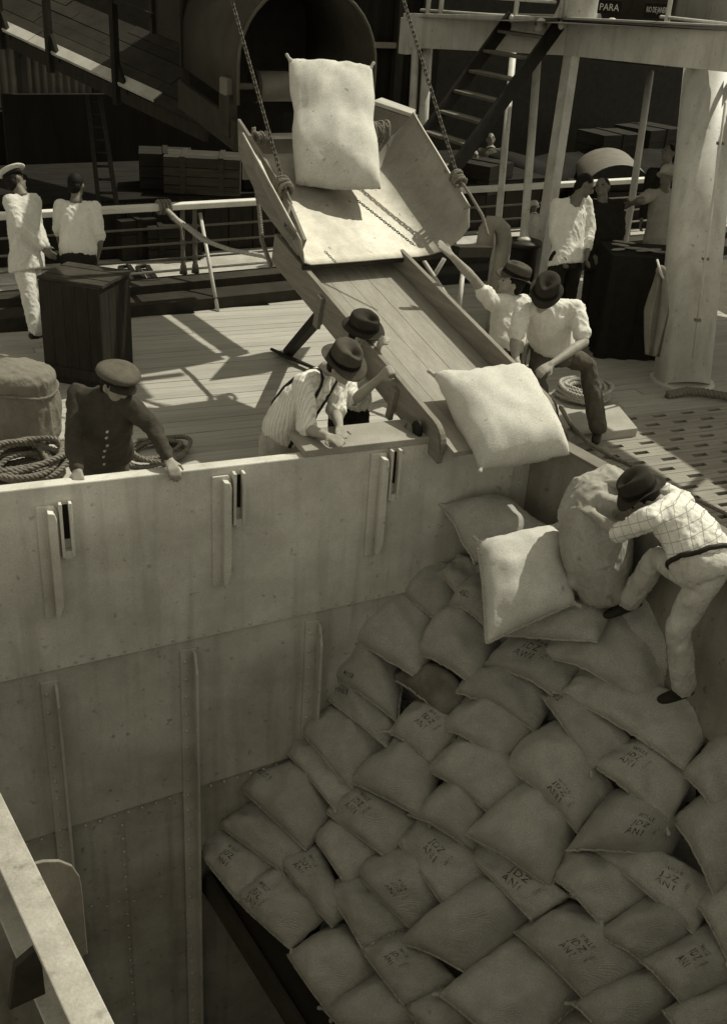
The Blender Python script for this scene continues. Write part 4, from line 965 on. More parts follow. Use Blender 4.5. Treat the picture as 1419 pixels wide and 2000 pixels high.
# ------------------------------------------------------------------ deck things, left
tc_ = thing('tall_crate', 'tall dark boarded packing case in front of the white-shirted man', 'crate', G(165, 760, 0))
cA = G(92, 742, 0); cB = G(207, 762, 0); ax = (cB-cA); ax.z = 0; wx = ax.length; ax.normalize(); ay = V((-ax.y, ax.x, 0)); wy = .55
cH = .96
for k in range(5):
    w_ = wx/5; MB().box(cA+ax*(w_*(k+.5))+UP*cH/2, ax, ay, UP, w_/2-.0015, .011, cH/2).build('front_board', dcrate, tc_)
for k in range(4):
    w_ = wy/4; MB().box(cB-ax*.012+ay*(.012+w_*(k+.5))+UP*cH/2, ax, ay, UP, .011, w_/2-.003, cH/2).build('side_board', dcrate, tc_)
    MB().box(cA+ax*.012+ay*(.012+w_*(k+.5))+UP*cH/2, ax, ay, UP, .011, w_/2-.003, cH/2).build('side_board', dcrate, tc_)
for k in range(4):
    w_ = wy/4; MB().box(cA+ax*wx/2+ay*(w_*(k+.5)+.01)+UP*(cH+.014+.004*(k % 2)), ax, ay, UP, wx/2+.02, w_/2-.004, .014).build('lid_board', M('crate_lid', .05, .75, .35, 4, .2, 25), tc_)
MB().box(cA+ax*wx/2-ay*.014+UP*.12, ax, ay, UP, wx/2, .008, .05).build('batten', dcrate, tc_)
# canvas bundle at left
bp = G(50, 852, .0)
t = thing('canvas_bundle', 'slumped grey canvas-covered bundle at the left edge behind the rope heap', 'bundle', bp)
m = MB(); X_, Y_ = V((1, 0, 0)), V((0, 1, 0))
m.loft([m.ring(bp+UP*h+V((dx, 0, 0)), X_, Y_, r, r*.9, 24) for r, h, dx in ((.27, 0, 0), (.30, .08, 0), (.30, .3, .01), (.285, .46, .0), (.30, .54, -.01), (.26, .60, -.02), (.12, .63, -.03))])
m.ell(bp+V((-.10, .02, .60)), X_, Y_, UP, .18, .16, .05)
me = remesh(m, .016, 5, .014, 5, 3, off=bp); me.materials.append(canvas); put('cover', me, t)
m = MB(); m.rope([bp+UP*.44+V((.30*math.cos(a), .27*math.sin(a), .02*math.sin(3*a))) for a in [2*PI*k/30 for k in range(31)]], .012, .06); m.build('tie', ropem, t, smooth=True)
# rope heap and coils
def coil(label, c, r0, turns, rr, nrm=UP, mat=ropem, jit=.02, squash=1.0, stack=3, name='rope_coil'):
    t = thing(name, label, 'rope coil', c); ax = nrm.orthogonal().normalized(); ay = nrm.cross(ax)
    for k in range(turns):
        lay = k % stack; r = r0-(k//stack)*rr*2.0; ph = random.uniform(0, 6); e1 = random.uniform(-1, 1)*jit; e2 = random.uniform(-1, 1)*jit
        pts = [c+nrm*(rr+lay*rr*1.7+jit*.4*math.sin(2*a+ph))+ax*((r+jit*.4*math.sin(3*a+ph))*math.cos(a)+e1)+ay*((r*squash)*math.sin(a)+e2) for a in [2*PI*j/28 for j in range(29)]]
        MB().rope(pts, rr, rr*4.5).build('turn', mat, t, smooth=True)
    return t
random.seed(4)
coil('heap of thick dark rope at the left edge against the coaming', G(45, 930, .02), .36, 14, .024, UP, M('dark_rope', .19, .95, .3, 30, .5, 120), .09, .8, 5, 'rope_heap')
coil('loose rope coil on deck behind the man in the peaked cap', G(300, 885, .02), .26, 5, .02, UP, MATS['dark_rope'], .05, .8, 2)
coil('neat pale rope coil on deck behind the man stepping on the board', G(1135, 772, .02), .27, 9, .022, UP, ropel, .025, .9, 3)
# deck things, right
sb_ = single(MB().prism([G(1085, 812, .13), G(1205, 788, .13), G(1245, 836, .13), G(1110, 852, .13)], -UP*.09), 'step_board', M('step_wood', .34, .8, .2, 3), 'low wooden step board the man in dark trousers stands on', 'board', bevel=.008)
single(MB().rope([P(1095, 795, 8.2), G(1115, 832, .15), G(1150, 866, .16), G(1195, 893, .06), G(1225, 905, .06), G(1300, 945, .06), G(1340, 968, .05), G(1440, 1015, .05)], .02, .08), 'guy_rope', ropem, 'rope trailing from the chute end along the coaming towards the right', 'rope', smooth=True)
single(MB().rope([G(1302, 772, .03), G(1340, 764, .06), G(1370, 766, .05), G(1425, 775, .05), G(1480, 772, .05)], .045, .13), 'canvas_hose', canvas, 'thick limp hose lying at the foot of the mast pillar', 'hose', smooth=True)
bo = thing('bollard', 'black drum bollard with overhanging rim around a white pillar', 'bollard', G(1025, 640, 0))
bc = P(1023, 470, 12.15); bc2 = V((bc.x, bc.y, 0))
MB().lathe(bc2, V((1, 0, 0)), V((0, 1, 0)), UP, [(.24, 0), (.22, .06), (.17, .12), (.165, bc.z-.12), (.19, bc.z-.05)], 24).build('drum', black, bo, smooth=True)
MB().lathe(bc2, V((1, 0, 0)), V((0, 1, 0)), UP, [(.18, bc.z-.06), (.215, bc.z-.045), (.22, bc.z-.02), (.21, bc.z), (.05, bc.z+.01)], 24).build('rim', darkst, bo, smooth=True)
MB().lathe(bc2, V((1, 0, 0)), V((0, 1, 0)), UP, [(.085, bc.z+.005), (.07, bc.z+.03), (.05, bc.z+.04)], 18).build('collar', whitep, bo, smooth=True)
# cowl vent
cv_ = thing('cowl_vent', 'grey mushroom-bent cowl vent left of the bollard', 'ventilator', G(975, 600, 0))
q = P(980, 502, 11.6); m = MB()
path = [V((q.x, q.y, 0)), q-UP*.05, q+UP*.18, q+UP*.30-V((.03, .01, 0)), q+UP*.36-V((.10, .04, 0)), q+UP*.37-V((.17, .06, 0)), q+UP*.30-V((.21, .08, 0)), q+UP*.12-V((.215, .08, 0))]
m.tube(path, [.085, .085, .088, .09, .09, .09, .09, .095], 16); m.build('trunk', M('vent_grey', .28, .6, .2, 4), cv_, smooth=True)
MB().tube([path[-1]+UP*.02, path[-1]-UP*.02], .102, 16).build('mouth_rim', MATS['vent_grey'], cv_, smooth=True)
# draped table with boards and fish
tb = thing('draped_table', 'black draped stack with flat wares on top, beside the mast pillar', 'table', G(1220, 690, 0))
t0, t1 = G(1168, 700, 0), G(1290, 706, 0); ax = (t1-t0); ax.z = 0; wx = ax.length; ax.normalize(); ay = V((-ax.y, ax.x, 0)); H_ = 1.12
m = MB(); rings = []
for h in (0, .3, .6, .9, H_-.03, H_):
    rg_ = []
    for i in range(48):
        f_ = i/48*4; sd_ = int(f_); k = f_-sd_
        cs_ = [(-.03, 0), (wx+.03, 0), (wx+.03, .62), (-.03, .62)]; p_ = cs_[sd_]; r_ = cs_[(sd_+1) % 4]
        x_ = p_[0]+(r_[0]-p_[0])*k; y_ = p_[1]+(r_[1]-p_[1])*k; wv = .018*math.sin(i*1.7)*(1-h/H_)
        rg_.append(t0+ax*(x_+wv)+ay*(y_-wv)+UP*h)
    rings.append(rg_)
m.loft(rings); m.build('drape', dark, tb, smooth=False)
random.seed(8)
for k in range(9):
    c = t0+ax*(wx*(.1+.095*k))+ay*random.uniform(.12, .5)+UP*(H_+.012+.006*(k % 3)); an = random.uniform(-.5, .5); d_ = (ax*math.cos(an)+ay*math.sin(an))
    single(MB().ell(c+UP*.008, d_, UP.cross(d_), UP, random.uniform(.09, .15), .028, .014, 10, 6), 'flat_ware', M('ware_grey', .30, .5, .3, 15), 'one of the flat pale wares laid out on the black draped stack', 'ware', 'wares on the draped stack', smooth=True)
# cloth hung on a hook
ck = thing('hanging_cloth', 'limp pale cloth knotted on a hook at the side of the mast pillar', 'cloth', P(1275, 690, 10.2))
m = MB(); vs = []; fs = []; NR, NC = 22, 14
for i in range(NR+1):
    f_ = i/NR; y = 530+165*f_; wd = 8+16*min(1, f_*2.2)*(1-.55*max(0, f_-.5)*2); cx_ = 1290-16*f_
    for j in range(NC+1):
        g_ = j/NC-.5; vs.append(P(cx_+wd*2*g_, y+6*g_, 10.25+(.035*math.sin(j*.95+f_*3)+.018*math.sin(j*2.3+f_*5))*min(1, f_*2+.2)))
for i in range(NR):
    for j in range(NC): a = i*(NC+1)+j; fs.append((a, a+1, a+NC+2, a+NC+1))
o = m.add(vs, fs).build('cloth', M('limp_cloth', .2, .9, .15, 8, .3), ck, smooth=True); q = o.modifiers.new('s', 'SOLIDIFY'); q.thickness = .008
MB().ell(P(1290, 528, 10.2), V((1, 0, 0)), V((0, 1, 0)), UP, .05, .045, .05).build('knot', MATS['limp_cloth'], ck, smooth=True)
MB().tube([P(1283, 508, 10.25), P(1286, 520, 10.15), P(1291, 536, 10.15), P(1299, 552, 10.35)], .012, 7).build('hook', whitep, ck, smooth=True)
# arched launch canopy beyond the rail
lcx = P(1195, 372, 17.0)
t = thing('arched_canopy', 'ribbed arched canopy beyond the rail at right', 'canopy', lcx)
dx = V((.93, .36, 0)); dy = V((-.36, .93, 0)); m = MB(); vs = []; fs = []; NA = 16; NL = 22
for i in range(NL+1):
    for k in range(NA+1):
        a = PI*k/NA; rb = 1+.012*math.sin(i*PI*.9); vs.append(lcx+dx*(.62*math.cos(a)*rb+.1)+UP*(.40*math.sin(a)*rb)+dy*(1.6*i/NL)+dx*(.7*i/NL))
for i in range(NL):
    for k in range(NA): a = i*(NA+1)+k; fs.append((a, a+1, a+NA+2, a+NA+1))
o = m.add(vs, fs).build('canopy_sheet', M('canopy_grey', .16, .6, .2, 5), t, smooth=True); q = o.modifiers.new('s', 'SOLIDIFY'); q.thickness = .02
MB().prism([vs[k] for k in range(NA+1)], -dy*.01).build('end_board', black, t)
MB().box(lcx+dx*.5+dy*.8-UP*.45, dx, dy, UP, .75, .9, .43).build('body', dcrate, t)
# board wall and bulk behind the right-hand deck
single(MB().box(P(1200, 230, 21.5), SD, SN, UP, 4.5, .08, 2.3), 'shed_door', black, 'black shed doorway behind the bystanders at right', 'door')
# ------------------------------------------------------------------ people
LENS = []
def person(label, j, face, skinm=skin, top=shirt, legs=dark, shoes=leather, sleeve=.55, cuff=True, hat=None, hatm=felt, hair=True, girth=1.0, hem=.0,
           tuck=True, up=None, suspend=None, belt=None, seed=1, size=1.0, curl=.5, vox=.0085, collar=False, waist=None, dressy=False, cup=False, buttons=False):
    """j: joints in world space (hd, nk, sl, sr, el, er, wl, wr, hl, hr, kl, kr, al, ar); face: where the head looks"""
    g = size
    base = (j['al']+j['ar'])/2; base = V((base.x, base.y, min(j['al'].z, j['ar'].z)-.07*g))
    t = thing('person', label, 'person', base)
    hd, nk = j['hd'], j['nk']; upv = (up or (hd-nk)).normalized(); fc = V(face).normalized(); fc = (fc-upv*fc.dot(upv)).normalized(); sd_ = fc.cross(upv)   # sd_ = the person's right
    pel = (j['hl']+j['hr'])/2; sm = (j['sl']+j['sr'])/2
    # --- skin: one continuous figure
    b = MB()
    b.ell(hd+upv*.012*g-fc*.008*g, sd_, fc, upv, .074*g, .094*g, .100*g, 16, 12)
    b.ell(hd-upv*.055*g+fc*.028*g, sd_, fc, upv, .055*g, .060*g, .062*g, 14, 10)      # jaw
    b.tube([hd+fc*.088*g+upv*.015*g, hd+fc*.108*g-upv*.022*g, hd+fc*.10*g-upv*.032*g], [.010*g, .016*g, .013*g], 7, True)  # nose
    b.ell(hd+fc*.084*g-upv*.058*g, sd_, fc, upv, .024*g, .010*g, .010*g, 8, 6)         # lips
    b.ell(hd+fc*.075*g-upv*.095*g, sd_, fc, upv, .022*g, .018*g, .018*g, 8, 6)         # chin
    for s in (-1, 1):
        b.ell(hd+sd_*(s*.077*g)-upv*.012*g-fc*.005*g, sd_, fc, upv, .010*g, .020*g, .030*g, 8, 6)
        b.ell(hd+sd_*(s*.034*g)+fc*.078*g+upv*.022*g, sd_, fc, upv, .024*g, .014*g, .010*g, 8, 6)   # brow
    b.tube([hd-upv*.06*g-fc*.015*g, nk+upv*.02*g, nk-upv*.06*g], [.050*g, .054*g, .075*g], 12)
    b.tube([nk-upv*.05*g, j.get('sp', (sm+pel)/2), pel], [.06*g, .075*g, .08*g], 12)
    for L in 'lr':
        s_, e_, w_ = j['s'+L], j['e'+L], j['w'+L]
        b.tube([sm+(s_-sm)*.2, s_, s_+(e_-s_)*.5, e_], [.055*g, .052*g, .046*g, .040*g], 10, True)
        d = (w_-e_); b.tube([e_, e_+d*.3, e_+d*.75, w_], [.040*g, .043*g, .032*g, .027*g], 10, True)
        d.normalize()
        # hand: palm, four unequal fingers and a thumb
        hn = j.get('n'+L); 
        if hn is None: hn = d.cross(UP)
        hn = (hn-d*hn.dot(d)); hn = hn.normalized() if hn.length > 1e-4 else d.orthogonal().normalized()   # back of the hand
        hx = d.cross(hn)*(1 if L == 'r' else -1)                                                      # towards the thumb
        cu = j.get('c'+L, curl)
        for k, (o_, fl) in enumerate(((-.030, .058), (-.011, .072), (.010, .080), (.030, .070))):
            kn_ = w_+d*(.085*g)+hx*(o_*g); b.tube([w_+hx*(o_*.55*g), kn_], [.017*g, .013*g], 7, True)
            a1 = cu*.8; a2 = cu*1.9; d1 = (d*math.cos(a1)-hn*math.sin(a1)); d2 = d*math.cos(a2)-hn*math.sin(a2)
            m1 = kn_+d1*(fl*.52*g)+hx*(o_*.12*g); b.tube([kn_, m1, m1+d2*(fl*.5*g)], [.0115*g, .0105*g, .0085*g], 7, True)
        th0 = w_+d*.028*g+hx*.026*g; th1 = th0+(d*.6+hx*.75-hn*.25).normalized()*(.045*g); b.tube([th0, th1, th1+(d*.95+hx*.15-hn*.4*cu).normalized()*(.032*g)], [.015*g, .012*g, .0095*g], 7, True)
        h_, k_, a_ = j['h'+L], j['k'+L], j['a'+L]
        b.tube([pel+(h_-pel)*.5, h_, k_, k_+(a_-k_)*.35, a_], [.08*g, .075*g, .05*g, .05*g, .036*g], 10, True)
        LENS.append((label[:18], round((e_-s_).length, 2), round((w_-e_).length, 2), round((k_-h_).length, 2), round((a_-k_).length, 2)))
    me = remesh(b, vox*g, 3, off=base); me.materials.append(skinm); put('body', me, t)
    for s in (-1, 1):
        MB().ell(hd+sd_*(s*.033*g)+fc*.0885*g+upv*.004*g, sd_, fc, upv, .012*g, .006*g, .006*g, 8, 6).build('eye', hairm, t, smooth=True)
    # --- shirt or jacket
    m = MB(); ax0 = (j['sr']-j['sl']).normalized(); hx0 = (j['hr']-j['hl']).normalized(); sp = (sm-pel)
    def tor(f_, rx, ry, sh=0):
        ax = (hx0*(1-f_)+ax0*f_).normalized(); dz = sp.normalized(); ay = dz.cross(ax).normalized(); c = pel+sp*f_+ay*sh
        mid = j.get('sp'); 
        if mid is not None: c = c+(mid-(pel+sp*.5))*(4*f_*(1-f_))
        return m.ring(c, ax, ay, rx*g*girth, ry*g*girth, 20)
    if dressy: m.loft([m.ring(base+UP*.35*g, hx0, V((-hx0.y, hx0.x, 0)), .24*g, .2*g, 20), tor(-.1, .21, .16), tor(.15, .18, .14), tor(.5, .165, .125), tor(.8, .165, .115), tor(.98, .13, .09), tor(1.1, .06, .06)])
    elif tuck: m.loft([tor(.04, .160, .118), tor(.12, .185, .142), tor(.25, .192, .147), tor(.5, .180, .135), tor(.75, .182, .128), tor(.93, .165, .105), tor(1.03, .11, .08), tor(1.10, .068, .064)])
    else: m.loft([tor(-.22-hem, .208, .158), tor(0, .205, .158), tor(.25, .175, .132), tor(.5, .178, .132), tor(.75, .186, .130), tor(.93, .168, .108), tor(1.03, .11, .08), tor(1.12, .068, .066)])
    m.tube([j['sl'], sm-(0*UP), j['sr']], [.068*g, .075*g, .068*g], 12, True)
    for L in 'lr':
        s_, e_, w_ = j['s'+L], j['e'+L], j['w'+L]; sv_ = j.get('v'+L, sleeve)
        if sv_ <= 1: pts = [s_, s_+(e_-s_)*.5*sv_, s_+(e_-s_)*sv_]; rr = [.072*g, .070*g, .062*g]
        else: pts = [s_, s_+(e_-s_)*.5, e_, e_+(w_-e_)*(sv_-1)]; rr = [.072*g, .066*g, .058*g, .044*g]
        m.tube(pts, rr, 12, True)
        if cuff: d = (pts[-1]-pts[-2]).normalized(); m.tube([pts[-1]-d*.03*g, pts[-1]+d*.01*g], [rr[-1]+.010*g, rr[-1]+.010*g], 12)
    me = remesh(m, .0125*g, 4, .011*g if top is not navy else .009*g, 8, seed, off=base); me.materials.append(top); bvh = BVHTree.FromPolygons([q.co for q in me.vertices], [tuple(p.vertices) for p in me.polygons])
    def snap(p, d_):
        r_ = bvh.find_nearest(p-base); return r_[0]+r_[1]*d_+base
    so = put('dress' if dressy else 'jacket' if (top in (navy, dark) or not tuck) else 'shirt', me, t)
    if collar:
        MB().tube([nk+ (ax0*math.cos(a)+fc*math.sin(a))*(.066*g)+UP*.0 for a in [2*PI*k/16 for k in range(17)]], .013*g, 7).build('collar', shirt, so, smooth=True)
    # --- trousers
    if not dressy:
        m = MB()
        def hipring(f_, rx, ry):
            dz = sp.normalized(); ay = dz.cross(hx0).normalized(); return m.ring(pel+sp*f_, hx0, ay, rx*g*girth, ry*g*girth, 20)
        m.loft([hipring(-.20, .12, .10), hipring(-.1, .172, .135), hipring(0, .180, .14), hipring(waist if waist else (.16 if tuck else .02), .166, .124)])
        for L in 'lr':
            h_, k_, a_ = j['h'+L], j['k'+L], j['a'+L]; hh = pel+(h_-pel)*.85
            m.tube([hh, hh+(k_-hh)*.5, k_, k_+(a_-k_)*.5, a_+(k_-a_)*.06], [.098*g, .092*g, .076*g, .078*g, .078*g], 14, True)
        me = remesh(m, .0125*g, 4, .011*g, 8, seed+3, off=base); me.materials.append(legs); put('trousers', me, t)
    if belt is not None:
        dz = sp.normalized(); ay = dz.cross(hx0).normalized(); m = MB()
        m.tube([snap(pel+sp*.20+hx0*(.22*g*math.cos(a))+ay*(.17*g*math.sin(a)), .003) for a in [2*PI*k/24 for k in range(25)]], .017*g, 6); m.build('belt', belt, t, smooth=True)
    if suspend is not None:
        ay = sp.normalized().cross(ax0).normalized()
        for s in (-1, 1):
            pts = []
            for k in range(13):
                f_ = k/12; an = PI*(f_-.5); 
                u_ = .10+(.99-.10)*math.cos(an)**.6 if abs(f_-.5) < .499 else .10
                c = pel+sp*u_
                if j.get('sp') is not None: c = c+(j['sp']-(pel+sp*.5))*(4*u_*(1-u_))
                pts.append(c+ax0*(s*(.085 if 1 < k < 11 else .10)*g)+ay*(math.sin(an)*.155*g)+sp.normalized()*(.055*g*max(0, math.cos(an))))
            pts = [snap(q_, .004) for q_ in pts]
            MB().tube(pts, .014*g, 6).build('brace_strap', suspend, t, smooth=True)
    if buttons:
        ay = sp.normalized().cross(ax0).normalized(); ay = ay if ay.dot(fc) > 0 else -ay
        for k in range(6):
            MB().ell(snap(pel-ax0*.11+sp*(.12+.14*k)+ay*.2*g+(j['sp']-(pel+sp*.5))*(4*(.12+.14*k)*(.88-.14*k)), .002), ax0, sp.normalized(), ay, .011, .011, .012, 8, 5).build('button', buttonm, so, smooth=True)
    # --- shoes
    for L in 'lr':
        a_, k_ = j['a'+L], j['k'+L]; fd = j.get('t'+L)
        if fd is None: fd = fc-UP*fc.z
        fd = V(fd).normalized(); m = MB()
        m.tube([a_+UP*.02*g-fd*.01, a_-UP*.02*g-fd*.015*g], [.046*g, .05*g], 12)
        sx = fd.cross(UP).normalized(); fu = sx.cross(fd)
        m.loft([[a_+fd*(x*g)+sx*(wd*g*math.cos(2*PI*i/14))+fu*(-.045*g+h*g*math.sin(2*PI*i/14)) for i in range(14)] for x, wd, h in ((-.085, .02, .02), (-.07, .036, .034), (0, .040, .045), (.08, .045, .034), (.14, .044, .026), (.18, .032, .020), (.195, .014, .010))])
        me = remesh(m, .010*g, 2, off=base); me.materials.append(shoes); put('shoe', me, t)
    # --- hair and hat
    if hair:
        m = MB(); m.ell(hd+upv*.022*g-fc*.020*g, sd_, fc, upv, .080*g, .094*g, .098*g, 16, 10)
        m.ell(hd-upv*.03*g-fc*.052*g, sd_, fc, upv, .070*g, .052*g, .07*g, 14, 8); m.build('hair', hairm, t, smooth=True)
    if hat: hats(t, hat, hatm, hd, upv, fc, sd_, g, seed)
    return t
def hats(t, kind, mat, hd, upv, fc, sd_, g, seed):
    if kind == 'fedora':
        hu = (upv-fc*.06).normalized(); hf = (fc-hu*fc.dot(hu)).normalized(); c = hd+hu*.052*g
        rs_ = random.Random(seed*17); hk = rs_.uniform(.84, 1.12); bk = rs_.uniform(.90, 1.06); tw = rs_.uniform(-.5, .5); fd = rs_.uniform(.2, 1.4)
        def ring(r, h, k=1.0, roll=0, dent=0, lump=0):
            out = []; r = r*bk if roll > .02 else r; h = h*hk if h > .06 else h
            for i in range(40):
                a = 2*PI*i/40; x = math.cos(a); y = math.sin(a)
                z = h+roll*(abs(x)**2.2)*(1+tw*x)-roll*.45*fd*max(0, y)
                z += .010*math.sin(2*a+seed)*(r > .11)
                if dent: z -= dent*math.exp(-(x*r*22)**2)*(.55+.45*y)
                pin = 1-(.10*k if (h > .07 and y > .2 and abs(x) > .3) else 0)
                out.append(c+sd_*(r*x*.93*g*pin)+hf*(r*y*1.10*g)+hu*(z*g))
            return out
        m = MB(); m.loft([ring(.156, -.012, 0, .040), ring(.158, -.006, 0, .041), ring(.135, .002, 0, .024), ring(.114, .012, 0, .006), ring(.109, .022, 0), ring(.107, .07, 1), ring(.104, .115, 1), ring(.092, .138, 1, dent=.025), ring(.062, .144, 1, dent=.045), ring(.028, .142, 1, dent=.055)])
        mi = MB(); o = m.build('hat', mat, t, smooth=True); q = o.modifiers.new('s', 'SUBSURF'); q.levels = 1; q.render_levels = 1
        m = MB(); m.loft([ring(.1125, .018), ring(.1105, .022), ring(.1095, .050), ring(.1100, .054)]); m.build('hat_band', hairm, o, smooth=True)
    elif kind == 'cap':
        c = hd+upv*.055*g; m = MB(); rings = []
        for r, h, sh in ((.09, -.005, 0), (.105, .005, 0), (.132, .022, .005), (.142, .040, .008), (.132, .060, .004), (.10, .074, 0), (.05, .082, 0), (.012, .084, 0)):
            rings.append([c+upv*(h*g+.012*math.sin(a*2+1)*g*(r > .06)*.5)+sd_*(r*math.cos(a)*g)+fc*((r*1.04*math.sin(a)+sh)*g) for a in [2*PI*i/30 for i in range(30)]])
        m.loft(rings); o = m.build('cap', mat, t, smooth=True)
        v_ = MB(); top = []; bot = []
        for i in range(15):
            a = PI*(.16+.68*i/14); top.append(c+sd_*(.098*math.cos(a)*g)+fc*(.10*math.sin(a)*g)+upv*.0)
            bot.append(c+sd_*(.118*math.cos(a)*g)+fc*((.10*math.sin(a)+.055*math.sin(a)**2+.01)*g)-upv*(.030*g))
        v_.add(top+bot+[q-upv*.006 for q in top]+[q-upv*.006 for q in bot], [(i, i+1, 15+i+1, 15+i) for i in range(14)]+[(30+i, 45+i, 45+i+1, 30+i+1) for i in range(14)]+[(15+i, 15+i+1, 45+i+1, 45+i) for i in range(14)])
        v_.build('visor', leather, o, smooth=True)
    elif kind == 'officer':
        c = hd+upv*.07*g; m = MB(); m.loft([[c+upv*(h*g)+sd_*(r*math.cos(a)*g)+fc*(r*math.sin(a)*g) for a in [2*PI*i/28 for i in range(28)]] for r, h in ((.098, -.03), (.102, .005))]); m.build('cap_band', dark, t, smooth=True)
        m = MB(); m.loft([[c+upv*(h*g+.012*g*math.sin(a))+sd_*(r*math.cos(a)*g)+fc*(r*1.05*math.sin(a)*g) for a in [2*PI*i/28 for i in range(28)]] for r, h in ((.10, .004), (.135, .022), (.143, .032), (.128, .044), (.06, .052), (.01, .054))]); m.build('cap_crown', mat, t, smooth=True)
        v_ = MB(); v_.prism([c-upv*.028*g+sd_*(.09*math.cos(a)*g)+fc*(.095*math.sin(a)*g)+(fc*.05*math.sin(a)-upv*.02*math.sin(a))*g for a in [PI*(.1+.8*i/12) for i in range(13)]], -upv*.006); v_.build('visor', leather, t)
    elif kind == 'cloche':
        c = hd+upv*.03*g; m = MB(); m.loft([[c+upv*(h*g)+sd_*(r*math.cos(a)*g)+fc*(r*1.08*math.sin(a)*g) for a in [2*PI*i/26 for i in range(26)]] for r, h in ((.130, -.03), (.132, -.024), (.108, .0), (.102, .05), (.085, .09), (.045, .11), (.01, .114))]); m.build('hat', mat, t, smooth=True)
def JT(d, D0):
    return {k: (P(q[0], q[1], D0+(q[2] if len(q) > 2 else 0)) if k[0] not in 'ntvc' or k == 'nk' else q) for k, q in d.items()}
def legs_down(j, zg=0.0, spread=.0, fwd=V((0, 0, 0)), g=1.0):
    for L in 'lr':
        h = j['h'+L]; a = V((h.x, h.y, zg+.075*g))+fwd*(.0); k = V(((h.x+a.x)/2, (h.y+a.y)/2, zg+(h.z-zg)*.53))+fwd*.04
        j.setdefault('k'+L, k); j.setdefault('a'+L, a)
    return j
def kneel(j, f, g=1.0):
    f = V(f).normalized()
    for L, o_ in (('l', .03), ('r', -.03)):
        h = j['h'+L]; dz = h.z-.085; fw = math.sqrt(max(.0, (.42*g)**2-dz*dz)) if dz < .42*g else .03
        k = V((h.x, h.y, .085))+f*fw; j['k'+L] = k; j['a'+L] = k-f*(.40*g)+UP*.03; j['t'+L] = -f*.3-UP
    return j
# a: officer in whites
j = JT(dict(hd=(30, 352), nk=(40, 375), sl=(22, 395, -.10), sr=(66, 392, .12), el=(38, 445, -.16), er=(72, 440, .2), wl=(84, 484, -.05), wr=(92, 482, .15), hl=(42, 505, -.06), hr=(62, 503, .08), kl=(58, 582, -.10), kr=(66, 578, .08), al=(72, 645, -.1), ar=(76, 632, .1)), 10.45)
person('person in white uniform and white topped cap standing at the left edge', j, (.75, .6, -.3), skind, offwh, offwh, leather, 1.9, False, 'officer', offwh, seed=1, tuck=False, vox=.011)
# b: white-shirted man at the rail
j = JT(dict(hd=(150, 362), nk=(150, 387), sl=(120, 405, -.02), sr=(184, 408, .06), el=(116, 455, .1), er=(196, 466, .06), wl=(128, 500, .3), wr=(186, 520, .2), hl=(136, 508), hr=(172, 509, .05)), 10.75)
person('person in white shirt and black trousers with back turned behind the tall dark case', legs_down(j), (.15, .95, -.35), skind, shirt, dark, sleeve=.9, seed=2, vox=.011)
# c: man in peaked cap leaning on the coaming
j = JT(dict(hd=(226, 752), nk=(206, 776, .14), sl=(252, 790, .04), sr=(154, 772, .12), el=(302, 838, .10), er=(146, 852, .06), wl=(330, 898, -.02), wr=(152, 920, -.14), hl=(226, 880, .62), hr=(166, 868, .62), sp=(200, 836, .28)), 6.72)
j['nl'] = V((.1, -.3, 1)); j['nr'] = V((0, -.5, 1)); j['cl'] = .55; j['cr'] = .9
person('person in buttoned dark jacket and peaked cap leaning with both hands on the coaming', kneel(j, BB), (.74, -.62, -.40), skinl, navy, greyw, sleeve=1.88, cuff=False, hat='cap', hatm=greyw, seed=3, tuck=False, hem=-.1, up=V((.22, -.10, .97)), collar=True, buttons=True, girth=1.16)
# d: man in braces and pale dungarees
j = JT(dict(hd=(668, 716, -.10), nk=(636, 722, .02), sl=(662, 722, .24), sr=(592, 750, -.10), el=(656, 806, .20), er=(600, 838, -.10), wl=(668, 842, .02), wr=(652, 866, -.18), hl=(572, 872, .32), hr=(530, 862, .14), sp=(574, 800, .12)), 7.32)
j['wl'] = G(664, 836, .875); j['wr'] = G(640, 852, .875)
j['nl'] = V((0, -.3, 1)); j['nr'] = V((0, -.4, 1)); j['cl'] = .25; j['cr'] = .35
person('person in striped shirt, dark braces and pale trousers leaning on the coaming', kneel(j, BB), (.75, -.45, -.55), skin, shirts, dungar, sleeve=.98, hat='fedora', hatm=felt2, seed=4, up=V((.30, -.42, .86)), suspend=leather, waist=.30)
# e: man behind, holding the chute side
j = JT(dict(hd=(708, 652, -.05), nk=(684, 668), sl=(715, 690, .16), sr=(655, 690, -.10), el=(722, 735, .1), er=(690, 786, -.15), wl=(742, 680, .0), wr=(748, 738, -.16), hl=(700, 806, .22), hr=(662, 806, .04)), 8.0)
j['wl'] = P(738, 684, 7.86); j['er'] = P(690, 784, 7.72); j['wr'] = P(742, 738, 7.55); j['nl'] = V((-.3, -.5, .8)); j['nr'] = V((-.4, -.7, .5)); j['cl'] = .9; j['cr'] = 1.1
person('person in white shirt and tall dark felt hat gripping the near side of the chute', kneel(j, E2), (.9, -.25, -.45), skin, shirts, dark, sleeve=.95, hat='fedora', hatm=felt, seed=5, up=V((.15, -.30, .94)))
